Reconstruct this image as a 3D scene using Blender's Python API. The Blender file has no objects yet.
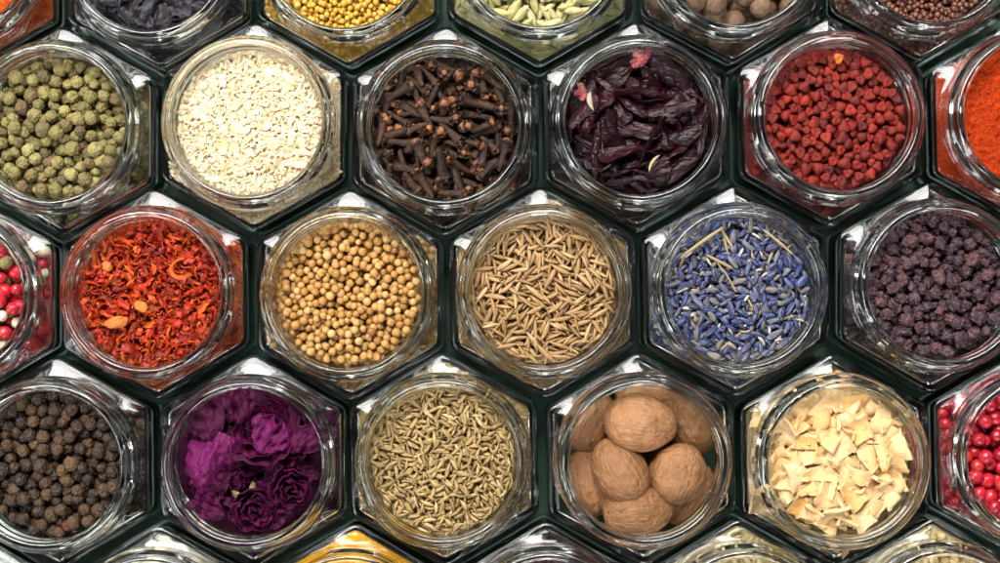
import bpy, bmesh, math, random
import numpy as np
from mathutils import Matrix, Vector, Euler, Quaternion, noise as mnoise

SEED = 7
rng = np.random.default_rng(SEED)
random.seed(SEED)
scene = bpy.context.scene
COL = scene.collection
MM = 0.001
PITCH = 60.0
ROT = math.radians(0.6)
ORIGIN = (13.4, -3.4)          # the cumin jar, mm from the middle of the table

# ------------------------------------------------------------------ camera
D_CAM = 492.0
TILT = math.radians(2.2)
SHOULDER = 58.0
tgt = Vector((0, 0, SHOULDER)) * MM
cam_d = bpy.data.cameras.new("camera")
cam = bpy.data.objects.new("camera", cam_d)
COL.objects.link(cam)
cam.location = tgt + Vector((0, -math.sin(TILT), math.cos(TILT))) * D_CAM * MM
cam.rotation_euler = (TILT, 0, 0)
cam_d.sensor_width = 36
cam_d.lens = 36 * D_CAM / 311.0
cam_d.clip_start = 0.02
cam_d.clip_end = 50
scene.camera = cam
scene.render.resolution_x, scene.render.resolution_y = 1024, 577


def project(P):
    """world mm -> photo pixels (1000 wide)"""
    P = np.asarray(P, float)
    ct, st = math.cos(TILT), math.sin(TILT)
    c = np.array(cam.location) / MM
    d = P - c
    x = d[..., 0]
    y = d[..., 1] * ct + d[..., 2] * st
    z = d[..., 1] * st - d[..., 2] * ct
    f = 1000 * D_CAM / 311.0
    return 500 + f * x / z, 281.5 - f * y / z


# ------------------------------------------------------------------ materials
def new_mat(name):
    m = bpy.data.materials.new(name)
    m.use_nodes = True
    nt = m.node_tree
    nt.nodes.clear()
    out = nt.nodes.new("ShaderNodeOutputMaterial")
    return m, nt, out


def seed_mat(name, cols, rough=0.55, spec=0.35, spots=None, bump=None, bump2=None, sss=0.0, wave=None, coat=0.0, sheen=0.0):
    """cols: list of linear colours picked at random per piece; spots: (size_mm, colour, threshold, amount); bump: (size_mm, strength, height_mm)"""
    m, nt, out = new_mat(name)
    N, L = nt.nodes, nt.links
    oi = N.new("ShaderNodeObjectInfo")
    ge = N.new("ShaderNodeNewGeometry")
    add = N.new("ShaderNodeMath"); add.operation = 'ADD'
    fr = N.new("ShaderNodeMath"); fr.operation = 'FRACT'
    L.new(oi.outputs["Random"], add.inputs[0]); L.new(ge.outputs["Random Per Island"], add.inputs[1])
    L.new(add.outputs[0], fr.inputs[0])
    ramp = N.new("ShaderNodeValToRGB")
    cr = ramp.color_ramp
    n = len(cols)
    while len(cr.elements) < n:
        cr.elements.new(0.5)
    for i, c in enumerate(cols):
        cr.elements[i].position = i / max(1, n - 1)
        cr.elements[i].color = (*c, 1)
    L.new(fr.outputs[0], ramp.inputs[0])
    col = ramp.outputs[0]
    tc = N.new("ShaderNodeTexCoord")
    va = N.new("ShaderNodeVectorMath"); va.operation = 'ADD'
    mul = N.new("ShaderNodeMath"); mul.operation = 'MULTIPLY'; mul.inputs[1].default_value = 0.37
    L.new(fr.outputs[0], mul.inputs[0])
    L.new(tc.outputs["Object"], va.inputs[0]); L.new(mul.outputs[0], va.inputs[1])
    vec = va.outputs[0]
    b = N.new("ShaderNodeBsdfPrincipled")
    b.inputs["Roughness"].default_value = rough
    b.inputs["Specular IOR Level"].default_value = spec
    if coat:
        b.inputs["Coat Weight"].default_value = coat
        b.inputs["Coat Roughness"].default_value = 0.25
    if sheen:
        b.inputs["Sheen Weight"].default_value = sheen
    if spots:
        for sp in (spots if isinstance(spots[0], (list, tuple)) else [spots]):
            sz, sc, thr, amt = sp
            no = N.new("ShaderNodeTexNoise"); no.inputs["Scale"].default_value = 1000.0 / sz
            no.inputs["Detail"].default_value = 3
            L.new(vec, no.inputs["Vector"])
            mr = N.new("ShaderNodeMapRange")
            mr.inputs["From Min"].default_value = thr - 0.06
            mr.inputs["From Max"].default_value = thr + 0.10
            mr.inputs["To Max"].default_value = amt
            L.new(no.outputs["Fac"], mr.inputs["Value"])
            mx = N.new("ShaderNodeMix"); mx.data_type = 'RGBA'
            L.new(mr.outputs[0], mx.inputs["Factor"])
            L.new(col, mx.inputs["A"]); mx.inputs["B"].default_value = (*sc, 1)
            col = mx.outputs["Result"]
    if wave:
        # fine streaks running along local x: (size_mm, colour, amount)
        mp = N.new("ShaderNodeMapping"); mp.inputs["Scale"].default_value = (0.12, 1, 1)
        L.new(vec, mp.inputs["Vector"])
        no = N.new("ShaderNodeTexNoise"); no.inputs["Scale"].default_value = 1000.0 / wave[0]; no.inputs["Detail"].default_value = 2
        L.new(mp.outputs[0], no.inputs["Vector"])
        mr = N.new("ShaderNodeMapRange"); mr.inputs["From Min"].default_value = 0.48; mr.inputs["From Max"].default_value = 0.62
        mr.inputs["To Max"].default_value = wave[2]
        L.new(no.outputs["Fac"], mr.inputs["Value"])
        mx = N.new("ShaderNodeMix"); mx.data_type = 'RGBA'
        L.new(mr.outputs[0], mx.inputs["Factor"]); L.new(col, mx.inputs["A"]); mx.inputs["B"].default_value = (*wave[1], 1)
        col = mx.outputs["Result"]
    L.new(col, b.inputs["Base Color"])
    prev = None
    for bp in (bump, bump2):
        if bp:
            no = N.new("ShaderNodeTexNoise"); no.inputs["Scale"].default_value = 1000.0 / bp[0]; no.inputs["Detail"].default_value = 4
            src = vec
            if len(bp) > 3:
                mp = N.new("ShaderNodeMapping"); mp.inputs["Scale"].default_value = bp[3]
                L.new(vec, mp.inputs["Vector"]); src = mp.outputs[0]
            L.new(src, no.inputs["Vector"])
            bu = N.new("ShaderNodeBump"); bu.inputs["Strength"].default_value = bp[1]; bu.inputs["Distance"].default_value = bp[2] * MM * 2.5
            L.new(no.outputs["Fac"], bu.inputs["Height"])
            if prev is not None:
                L.new(prev, bu.inputs["Normal"])
            prev = bu.outputs[0]
    if prev is not None:
        L.new(prev, b.inputs["Normal"])
    if sss:
        b.inputs["Subsurface Weight"].default_value = sss
        b.inputs["Subsurface Radius"].default_value = (1.0, 0.5, 0.3)
        b.inputs["Subsurface Scale"].default_value = 0.0008
    L.new(b.outputs[0], out.inputs["Surface"])
    return m


def glass_mat(name, tint):
    m, nt, out = new_mat(name)
    N, L = nt.nodes, nt.links
    g = N.new("ShaderNodeBsdfGlass")
    g.inputs["IOR"].default_value = 1.5
    g.inputs["Roughness"].default_value = 0.0
    g.inputs["Color"].default_value = (*tint, 1)
    tc = N.new("ShaderNodeTexCoord")
    no = N.new("ShaderNodeTexNoise"); no.inputs["Scale"].default_value = 140; no.inputs["Detail"].default_value = 1
    oi = N.new("ShaderNodeObjectInfo"); va = N.new("ShaderNodeVectorMath"); va.operation = 'ADD'
    L.new(tc.outputs["Object"], va.inputs[0]); L.new(oi.outputs["Random"], va.inputs[1]); L.new(va.outputs[0], no.inputs["Vector"])
    bu = N.new("ShaderNodeBump"); bu.inputs["Strength"].default_value = 0.09; bu.inputs["Distance"].default_value = 0.0006
    L.new(no.outputs["Fac"], bu.inputs["Height"])
    L.new(bu.outputs[0], g.inputs["Normal"])
    L.new(g.outputs[0], out.inputs["Surface"])
    return m


def thin_glass_mat(name, clear, edge):
    """flat sided bottle glass: lets light straight through, mirrors by Fresnel, and is greener where one looks along the wall"""
    m, nt, out = new_mat(name)
    N, L = nt.nodes, nt.links
    lw = N.new("ShaderNodeLayerWeight"); lw.inputs["Blend"].default_value = 0.32
    mc = N.new("ShaderNodeMix"); mc.data_type = 'RGBA'
    mc.inputs["A"].default_value = (*clear, 1); mc.inputs["B"].default_value = (*edge, 1)
    L.new(lw.outputs["Facing"], mc.inputs["Factor"])
    tr = N.new("ShaderNodeBsdfTransparent"); L.new(mc.outputs["Result"], tr.inputs["Color"])
    gl = N.new("ShaderNodeBsdfGlossy"); gl.inputs["Roughness"].default_value = 0.10
    fr = N.new("ShaderNodeFresnel"); fr.inputs["IOR"].default_value = 1.5
    tc = N.new("ShaderNodeTexCoord")
    oi = N.new("ShaderNodeObjectInfo"); va = N.new("ShaderNodeVectorMath"); va.operation = 'ADD'
    L.new(tc.outputs["Object"], va.inputs[0]); L.new(oi.outputs["Random"], va.inputs[1])
    no = N.new("ShaderNodeTexNoise"); no.inputs["Scale"].default_value = 160; no.inputs["Detail"].default_value = 1
    L.new(va.outputs[0], no.inputs["Vector"])
    bu = N.new("ShaderNodeBump"); bu.inputs["Strength"].default_value = 0.25; bu.inputs["Distance"].default_value = 0.0006
    L.new(no.outputs["Fac"], bu.inputs["Height"])
    L.new(bu.outputs[0], gl.inputs["Normal"]); L.new(bu.outputs[0], fr.inputs["Normal"])
    mx = N.new("ShaderNodeMixShader")
    L.new(fr.outputs[0], mx.inputs[0]); L.new(tr.outputs[0], mx.inputs[1]); L.new(gl.outputs[0], mx.inputs[2])
    L.new(mx.outputs[0], out.inputs["Surface"])
    return m


def table_mat():
    m, nt, out = new_mat("table_with_glass_edge_green")  # green put in for the light that glass edges guide into the gaps
    N, L = nt.nodes, nt.links
    b = N.new("ShaderNodeBsdfPrincipled")
    tc = N.new("ShaderNodeTexCoord")
    no = N.new("ShaderNodeTexNoise"); no.inputs["Scale"].default_value = 60; no.inputs["Detail"].default_value = 5
    L.new(tc.outputs["Object"], no.inputs["Vector"])
    r = N.new("ShaderNodeValToRGB")
    r.color_ramp.elements[0].color = (0.045, 0.115, 0.078, 1)
    r.color_ramp.elements[1].color = (0.065, 0.155, 0.105, 1)
    L.new(no.outputs["Fac"], r.inputs[0]); L.new(r.outputs[0], b.inputs["Base Color"])
    b.inputs["Roughness"].default_value = 0.5
    L.new(b.outputs[0], out.inputs["Surface"])
    return m


# ------------------------------------------------------------------ mesh helpers (mm, triangles)
def build_mesh(name, V, F, mats, MI=None, smooth=True):
    V = np.ascontiguousarray(np.asarray(V, np.float32) * MM)
    F = np.ascontiguousarray(np.asarray(F, np.int32))
    k = F.shape[1]
    me = bpy.data.meshes.new(name)
    me.vertices.add(len(V)); me.vertices.foreach_set("co", V.ravel())
    me.loops.add(F.size); me.loops.foreach_set("vertex_index", F.ravel())
    me.polygons.add(len(F))
    me.polygons.foreach_set("loop_start", np.arange(0, F.size, k, dtype=np.int32))
    for m in (mats if isinstance(mats, (list, tuple)) else [mats]):
        me.materials.append(m)
    if MI is not None:
        me.polygons.foreach_set("material_index", np.ascontiguousarray(MI, dtype=np.int32))
    me.polygons.foreach_set("use_smooth", np.full(len(F), smooth, dtype=bool))
    me.update(calc_edges=True)
    return me


def link(name, me, parent=None):
    o = bpy.data.objects.new(name, me)
    COL.objects.link(o)
    if parent is not None:
        o.parent = parent
    return o


def tag(o, label=None, cat=None, group=None, kind=None):
    for k, v in (("label", label), ("category", cat), ("group", group), ("kind", kind)):
        if v:
            o[k] = v
    return o


class Shape:
    """vertices, triangles, one material slot per triangle"""
    def __init__(s, V, F, M=None):
        s.V = np.asarray(V, float); s.F = np.asarray(F, int)
        s.M = np.zeros(len(s.F), int) if M is None else np.asarray(M, int)


def merge(shapes):
    Vs, Fs, Ms, o = [], [], [], 0
    for s in shapes:
        Vs.append(s.V); Fs.append(s.F + o); Ms.append(s.M); o += len(s.V)
    return Shape(np.concatenate(Vs), np.concatenate(Fs), np.concatenate(Ms))


_ico = {}
def ico(sub):
    if sub not in _ico:
        bm = bmesh.new()
        bmesh.ops.create_icosphere(bm, subdivisions=sub, radius=1.0)
        bm.verts.ensure_lookup_table()
        V = np.array([v.co[:] for v in bm.verts]); F = np.array([[v.index for v in f.verts] for f in bm.faces])
        bm.free()
        _ico[sub] = (V, F)
    V, F = _ico[sub]
    return V.copy(), F.copy()


def nz(V, f, off, octv=3):
    return np.array([mnoise.fractal(Vector((float(v[0]) * f + off, float(v[1]) * f + off * 1.7, float(v[2]) * f - off)), 1.0, 2.0, octv) for v in V])


def ridged(V, f, off):
    return np.array([1 - abs(mnoise.noise(Vector((float(v[0]) * f + off, float(v[1]) * f - off, float(v[2]) * f + 2 * off)))) * 3.6 for v in V])


def net(V, f, off, w=0.32):
    """raised network of wrinkles: 1 on the creases' crests, 0 in the hollows"""
    out = np.empty(len(V))
    for i, v in enumerate(V):
        d, _ = mnoise.voronoi(Vector((float(v[0]) * f + off, float(v[1]) * f - off, float(v[2]) * f + 2 * off)))
        out[i] = max(0.0, 1 - (d[1] - d[0]) / w)
    return out


def wrinkled(r, amp, wr, f, off, sub=4, sq=(1, 1, 1)):
    V, F = ico(sub)
    Wp = V + 0.10 * np.stack([nz(V, 2.2, off + k, 2) for k in (1, 5, 9)], 1)
    d = 1 + amp * nz(V, 1.2, off) + wr * (net(Wp, f, off) - 0.45)
    return Shape(V * d[:, None] * r * np.array(sq), F)


def pebble(r, amp, freq, off, sub=3, sq=(1, 1, 1), wrinkle=0.0, wf=3.0):
    V, F = ico(sub)
    d = 1 + amp * nz(V, freq, off)
    if wrinkle:
        d -= wrinkle * np.clip(ridged(V, wf, off + 3), 0, 1) ** 1.5
    return Shape(V * d[:, None] * r * np.array(sq), F)


def spindle(L, W, n=12, m=10, ridges=0, amp=0.0, bend=0.0, p=0.8, skew=0.0, flat=1.0, tip=0.0, jitter=0.0, off=0.0):
    """long seed along local x; tip = length of a thin stalk at the +x end"""
    V, F = [], []
    for i in range(n + 1):
        t = i / n
        tt = t ** (1 + skew)
        r = W / 2 * max(0.02, math.sin(math.pi * min(max(tt, 0.0), 1.0)) ** p)
        if tip and t > 0.9:
            r = max(r, tip)
        x = (t - 0.5) * L
        zb = bend * (1 - (2 * t - 1) ** 2)
        for j in range(m):
            a = 2 * math.pi * j / m
            rr = r * (1 + amp * math.cos(ridges * a)) if ridges else r
            if jitter:
                rr *= 1 + jitter * mnoise.noise(Vector((t * 4 + off, math.cos(a) + off, math.sin(a) - off)))
            V.append((x, rr * math.cos(a) + zb, rr * math.sin(a) * flat))
    for i in range(n):
        for j in range(m):
            a, b = i * m + j, i * m + (j + 1) % m
            c, d = a + m, b + m
            F += [(a, b, d), (a, d, c)]
    c0 = len(V); V.append((-L / 2, 0, 0)); c1 = len(V); V.append((L / 2, 0, 0))
    for j in range(m):
        F.append((c0, (j + 1) % m, j)); F.append((c1, n * m + j, n * m + (j + 1) % m))
    F = [(a, c, b) for a, b, c in F]
    return Shape(V, F)


def sheet(P, th):
    """closed thin leaf from a grid of points P[nu,nv,3]"""
    P = np.asarray(P, float)
    nu, nv = P.shape[:2]
    du = np.gradient(P, axis=0); dv = np.gradient(P, axis=1)
    Nn = np.cross(du, dv); Nn /= np.linalg.norm(Nn, axis=2, keepdims=True) + 1e-9
    A = (P + Nn * th / 2).reshape(-1, 3); B = (P - Nn * th / 2).reshape(-1, 3)
    V = np.concatenate([A, B]); o = nu * nv
    F = []
    for i in range(nu - 1):
        for j in range(nv - 1):
            a = i * nv + j; b = a + 1; c = a + nv; d = c + 1
            F += [(a, c, d), (a, d, b), (o + a, o + d, o + c), (o + a, o + b, o + d)]
    edge = [i * nv for i in range(nu)] + [(nu - 1) * nv + j for j in range(1, nv)] + [i * nv + nv - 1 for i in range(nu - 2, -1, -1)] + [j for j in range(nv - 2, 0, -1)]
    ne = len(edge); base_ = 2 * o
    V = np.concatenate([V, A[edge], B[edge]])
    for k in range(ne):
        a, b = base_ + k, base_ + (k + 1) % ne
        F += [(a, a + ne, b + ne), (a, b + ne, b)]
    return Shape(V, F)


def rotz(a):
    c, s = math.cos(a), math.sin(a)
    return np.array([[c, -s, 0], [s, c, 0], [0, 0, 1]])


def roty(a):
    c, s = math.cos(a), math.sin(a)
    return np.array([[c, 0, s], [0, 1, 0], [-s, 0, c]])


def rotx(a):
    c, s = math.cos(a), math.sin(a)
    return np.array([[1, 0, 0], [0, c, -s], [0, s, c]])


def rand_rot():
    q = rng.normal(size=4); q /= np.linalg.norm(q)
    return np.array(Quaternion(q).to_matrix())


# ------------------------------------------------------------------ the jar
NT = 144
TH = np.linspace(0, 2 * math.pi, NT, endpoint=False)


def hex_r(inrad, c):
    """polar radius of a hexagon with corners up/down (flats left/right), corner radius c"""
    t = (TH + math.pi / 6) % (math.pi / 3) - math.pi / 6      # angle from the middle of a flat
    a = inrad - c
    r = np.empty(NT)
    h = a * math.tan(math.pi / 6)
    for i, tt in enumerate(t):
        y = inrad * math.tan(abs(tt))
        if y <= h:
            r[i] = inrad / math.cos(tt)
        else:
            px, py = a, h                                     # centre of the corner arc
            dx, dy = math.cos(abs(tt)), math.sin(abs(tt))
            bq = px * dx + py * dy
            r[i] = bq + math.sqrt(max(0, bq * bq - (px * px + py * py - c * c)))
    return r


IN = 29.25
def ring_hex(z, inset, c=4.2):
    r = hex_r(IN - inset, max(1.2, c - inset))
    return np.stack([r * np.cos(TH), r * np.sin(TH), np.full(NT, z)], 1)


def ring_circ(z, r):
    return np.stack([r * np.cos(TH), r * np.sin(TH), np.full(NT, z)], 1)


def ring_mix(z, inset, r, t):
    return ring_hex(z, inset) * (1 - t) + ring_circ(z, r) * t


BASE = 34.0
outer = [ring_hex(BASE, 6), ring_hex(BASE + 0.15, 3.2), ring_hex(BASE + 0.8, 1.4), ring_hex(BASE + 1.8, 0.4), ring_hex(BASE + 3.2, 0), ring_hex(45, 0), ring_hex(55.2, 0),
         ring_hex(55.8, 0.06), ring_hex(56.3, 0.22), ring_hex(56.7, 0.5), ring_hex(56.95, 0.85), ring_hex(57.12, 1.25), ring_hex(57.25, 1.7),
         ring_mix(57.70, 2.1, 26.0, 0.33), ring_mix(58.2, 2.5, 25.95, 0.68), ring_circ(58.75, 25.9), ring_circ(59.2, 25.65), ring_circ(59.8, 25.5)]
neck_out = [(25.5, 59.8), (25.5, 60.4), (25.9, 60.9), (26.7, 61.4), (27.0, 61.9), (27.25, 62.5), (27.15, 63.1), (26.8, 63.6), (26.2, 64.1), (25.7, 64.7), (25.55, 65.3),
            (25.7, 65.9), (26.2, 66.4), (26.65, 66.9), (26.75, 67.4), (26.5, 67.9), (25.8, 68.4), (25.45, 68.9), (25.4, 69.4)]
rim_pr = [(25.4, 69.4), (25.4, 70.0), (25.3, 70.5), (25.0, 70.95), (24.55, 71.25), (24.05, 71.4), (23.55, 71.3), (23.1, 70.95), (22.85, 70.4), (22.76, 69.7), (22.72, 69.0)]
neck_in = [(22.72, 69.0), (22.65, 66.0), (22.6, 63.0), (22.6, 60.5), (22.65, 59.4)]
inner = [ring_circ(59.4, 22.65), ring_circ(58.2, 22.75), ring_circ(57.4, 23.1), ring_circ(56.95, 23.8), ring_mix(56.4, 4.2, 24.0, 0.68), ring_mix(55.85, 3.8, 24.0, 0.33), ring_hex(55.4, 3.4),
         ring_hex(55.2, 3.0), ring_hex(54.85, 2.5), ring_hex(54.3, 2.15), ring_hex(53.4, 1.95), ring_hex(46, 1.9), ring_hex(BASE + 5, 2.0), ring_hex(BASE + 3.9, 2.6), ring_hex(BASE + 3.4, 4.2)]


def strip(rings):
    V = np.concatenate(rings); F = []
    for i in range(len(rings) - 1):
        a = i * NT + np.arange(NT); b = i * NT + (np.arange(NT) + 1) % NT
        F.append(np.stack([a, b, b + NT, a + NT], 1))
    return V, np.concatenate(F)


def cap_rings(ring):
    return [ring * np.array([s, s, 1.0]) for s in (0.02, 0.35, 0.7)]


GLASS = glass_mat("green_tinged_glass", (0.955, 0.985, 0.968))
THIN = thin_glass_mat("green_tinged_side_glass", (0.985, 0.995, 0.99), (0.58, 0.78, 0.68))
CLEAR = glass_mat("clear_glass", (0.988, 0.996, 0.992))
V1, F1 = strip(cap_rings(outer[0]) + outer)
V2, F2 = strip(inner + cap_rings(inner[-1])[::-1])
body_me = build_mesh("jar_body", np.concatenate([V1, V2]), np.concatenate([F1, F2 + len(V1)]), THIN)
V1, F1 = strip([ring_circ(z, r) for r, z in neck_out])
V2, F2 = strip([ring_circ(z, r) for r, z in neck_in])
neck_me = build_mesh("jar_neck", np.concatenate([V1, V2]), np.concatenate([F1, F2 + len(V1)]), CLEAR)
V1, F1 = strip([ring_circ(z, r) for r, z in rim_pr])
rim_me = build_mesh("jar_rim", V1, F1, CLEAR)


OFF = {(1, -2): (0.1, 1.0), (1, -1): (0, -1.0), (-1, 1): (0, -1.0), (-1, -3): (-1.6, 0.6), (-1, -2): (-0.5, 0.5), (-1, -1): (-1.4, 0.4), (1, 1): (0.7, 0.7), (0, 2): (1.2, 0.5), (1, 2): (1.3, 0.3), (0, -2): (-0.9, 0.8), (1, -3): (0.1, 0.3), (0, -3): (-0.8, 0.4)}


def jar_xy(row, k):
    """row 0 = the middle row (cumin); rows up are positive; k counts jars to the right of cumin's column"""
    g = random.Random(row * 31 + k * 7)
    ox, oy = OFF.get((row, k), (0.0, 0.0))
    x = (k + (0.5 if row % 2 else 0.0)) * PITCH + g.uniform(-0.1, 0.1)
    y = row * PITCH * math.sqrt(3) / 2 + g.uniform(-0.1, 0.1)
    c, s = math.cos(ROT), math.sin(ROT)
    return ORIGIN[0] + c * x - s * y + ox, ORIGIN[1] + s * x + c * y + oy


def make_jar(row, k, label):
    x, y = jar_xy(row, k)
    e = bpy.data.objects.new("glass_jar", None)
    COL.objects.link(e)
    e.empty_display_size = 0.01
    e.location = (x * MM, y * MM, 0)
    e.rotation_euler = (0, 0, ROT + rng.normal() * math.radians(0.7))
    tag(e, label, "jar", "hexagonal glass spice jars")
    link("body", body_me, e); link("neck", neck_me, e); link("rim", rim_me, e)
    return x, y


# ------------------------------------------------------------------ heaps
HEXN = [(math.cos(a), math.sin(a)) for a in [i * math.pi / 3 for i in range(6)]]


def in_hex(x, y, inrad):
    m = np.full(np.shape(x), -1e9)
    for cx, cy in HEXN:
        m = np.maximum(m, x * cx + y * cy)
    return m < inrad


def core(level, mat_top=56.0, r=22.35):
    """the packed mass: hexagonal below the shoulder, round up the neck"""
    ins = 2.6
    rings = [ring_hex(BASE + 3.7, 4.6), ring_hex(BASE + 5.2, 2.7)] + [ring_hex(z, ins) for z in (44, mat_top - 1.5)]
    if level <= mat_top:
        z = level
        rings = [q for q in rings if q[0, 2] < z - 1] + [ring_hex(z - 1, ins), ring_hex(z, 3.2)]
        top = ring_hex(z, 3.2)
    else:
        rings += [ring_mix(mat_top - 0.5, 3.3, 25, 0.2), ring_circ(mat_top + 0.4, r), ring_circ(level, r)]
        top = ring_circ(level, r)
    rings = cap_rings(rings[0]) + rings + cap_rings(top)[::-1]
    V, F = strip(rings)
    F = np.concatenate([F[:, [0, 1, 2]], F[:, [0, 2, 3]]])
    return Shape(V, F)


class Kind:
    def __init__(s, name, label, cat, group, shapes, mats, axes, orient="ball", jit=0.12, child=None, hidden=None):
        s.name, s.label, s.cat, s.group = name, label, cat, group
        s.shapes, s.mats, s.axes, s.orient, s.jit = shapes, mats if isinstance(mats, list) else [mats], axes, orient, jit
        s.child = child            # (part name, shapes, material): a part of its own
        s.hidden = hidden or shapes
        s.me = [build_mesh(name, q.V, q.F, s.mats, q.M) for q in shapes]
        s.cme = [build_mesh(child[0], q.V, q.F, [child[2]], q.M) for q in child[1]] if child else None
        s.first = None

    def place(s, p, R, sc, v, label=None, name=None):
        o = link(name or s.name, s.me[v % len(s.me)])
        o.matrix_world = Matrix.Translation(Vector(p) * MM) @ Matrix(R.tolist()).to_4x4() @ Matrix.Scale(sc, 4)
        tag(o, label or s.label, s.cat, s.group)
        if s.cme:
            link(s.child[0], s.cme[v % len(s.cme)], o)
        return o


def deposit(kinds, probs, n, cx, cy, base, domain, k=5, res=None, sink=0.85, ceil=None, tilt_max=0.6, ext=30.0):
    """drop n pieces one after another onto a height map; each takes the lowest of k random spots and rests on what is below it.
    returns records and the map of which piece is seen from above"""
    bmin = min(q.axes[1] for q in kinds)
    res = res or max(0.16, min(0.4, bmin / 2.6))
    ng = int(2 * ext / res) + 1
    ax = (np.arange(ng) - ng // 2) * res
    X, Y = np.meshgrid(ax, ax, indexing="ij")
    hm = base(X, Y).astype(float)
    ids = np.full(hm.shape, -1, int)
    recs = []
    c0 = ng // 2
    for i in range(n):
        q = kinds[rng.choice(len(kinds), p=probs)]
        sc = float(np.clip(1 + rng.normal() * q.jit, 0.65, 1.4))
        a, b, c = [w * sc for w in q.axes]
        best = None
        for _ in range(k):
            for _t in range(12):
                x, y = rng.uniform(-ext, ext, 2)
                yaw = rng.uniform(0, 2 * math.pi)
                ux, uy = math.cos(yaw), math.sin(yaw)
                if q.orient == "flat":
                    pts = [(x + sa * a * ux - sb * b * uy, y + sa * a * uy + sb * b * ux) for sa in (-0.97, 0.97) for sb in (-0.97, 0.97)]
                    ok = all(domain(px_, py_, 0.0) for px_, py_ in pts)
                else:
                    e = max(0, a - b * 0.5)
                    ok = domain(x, y, b * 0.9) and domain(x + ux * e, y + uy * e, b * 0.5) and domain(x - ux * e, y - uy * e, b * 0.5)
                if ok:
                    break
            else:
                continue
            hw = int(math.ceil(max(a, b) / res))
            ix, iy = int(round(x / res)) + c0, int(round(y / res)) + c0
            x0, x1, y0, y1 = max(0, ix - hw), min(ng, ix + hw + 1), max(0, iy - hw), min(ng, iy + hw + 1)
            dx = X[x0:x1, y0:y1] - x; dy = Y[x0:x1, y0:y1] - y
            u = dx * ux + dy * uy; v = -dx * uy + dy * ux
            g = 1 - (u / a) ** 2 - (v / b) ** 2
            foot = g > 0.02
            if not foot.any():
                continue
            H = hm[x0:x1, y0:y1]
            tl = 0.0
            if a > 1.25 * b:
                f1 = foot & (u > 0.3 * a); f2 = foot & (u < -0.3 * a)
                if f1.any() and f2.any():
                    tl = math.atan2(np.quantile(H[f1], 0.8) - np.quantile(H[f2], 0.8), 1.3 * a) * 0.8 + rng.normal() * 0.08
                    tl = max(-tilt_max, min(tilt_max, tl))
            half = c * np.sqrt(np.clip(g, 0, 1))
            mid = math.tan(tl) * u
            z = float(np.quantile((H - mid + half)[foot], sink))
            if ceil is not None and z + c * 0.9 > ceil(x, y):
                continue
            score = z - float(base(np.array(x), np.array(y)))
            if best is None or score < best[0]:
                best = (score, x, y, z, yaw, tl, (x0, x1, y0, y1), foot, mid + half)
        if best is None:
            continue
        _s, x, y, z, yaw, tl, (x0, x1, y0, y1), foot, up = best
        H = hm[x0:x1, y0:y1]; I = ids[x0:x1, y0:y1]
        top = z + up
        w = foot & (top > H)
        H[w] = top[w]; I[w] = len(recs)
        if q.orient == "ball":
            R = rand_rot()
        elif q.orient == "up":
            R = rotz(yaw) @ roty(-rng.uniform(0.75, 1.45)) @ rotx(rng.uniform(0, 2 * math.pi))
        elif q.orient == "flat":
            R = rotz(yaw) @ roty(-tl) @ rotx(rng.normal() * 0.30 + (math.pi if rng.random() < 0.5 else 0))
        else:
            R = rotz(yaw) @ roty(-tl) @ rotx(rng.uniform(0, 2 * math.pi))
        recs.append((q, x, y, z, R, sc, int(rng.integers(0, 1000))))
    return recs, hm, ids, X, Y


def stuff_object(name, label, cat, parts, cx, cy, core_shape=None, mats=None):
    """everything nobody could count in one jar as ONE object: pieces (kind, x, y, z, R, sc, v) in jar coordinates and the packed mass"""
    allm = list(mats or [])
    for q in parts:
        for m in q[0].mats + ([q[0].child[2]] if q[0].child else []):
            if m not in allm:
                allm.append(m)
    idx = {m.name: i for i, m in enumerate(allm)}
    Vs, Fs, Ms, off = [], [], [], 0
    if core_shape is not None:
        Vs.append(core_shape.V); Fs.append(core_shape.F); Ms.append(core_shape.M); off = len(core_shape.V)
    for q, x, y, z, R, sc, v in parts:
        todo = [(q.hidden[v % len(q.hidden)], q.mats)]
        if q.child:
            todo.append((q.child[1][v % len(q.child[1])], [q.child[2]]))
        for s, mm in todo:
            Vs.append((s.V * sc) @ R.T + np.array([x, y, z])); Fs.append(s.F + off); off += len(s.V)
            lut = np.array([idx[m.name] for m in mm])
            Ms.append(lut[s.M])
    me = build_mesh(name, np.concatenate(Vs), np.concatenate(Fs), allm, np.concatenate(Ms))
    o = link(name, me)
    o.location = (cx * MM, cy * MM, 0); o.rotation_euler = (0, 0, 0)
    return tag(o, label, cat, None, "stuff")


def neck_domain(R):
    def f(x, y, m):
        return x * x + y * y < (R - m) ** 2
    return f


def corner_domain(x, y, m):
    return bool(in_hex(np.array(x), np.array(y), IN - 2.3 - m)) and x * x + y * y > 22.0 ** 2


def corner_ceil(x, y):
    r = math.hypot(x, y)
    return 56.75 - max(0, r - 24.0) * 0.27


def dome_base(level, dome, bump=0.5, off=0.0):
    def f(X, Y):
        r2 = (X * X + Y * Y) / 22.5 ** 2
        z = level + dome * (1 - np.clip(r2, 0, 1.4))
        z = z + bump * (np.sin(X * 0.31 + off) * np.cos(Y * 0.27 - off) + 0.6 * np.sin(X * 0.13 + Y * 0.19 + 2 * off))
        return z
    return f


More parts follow.
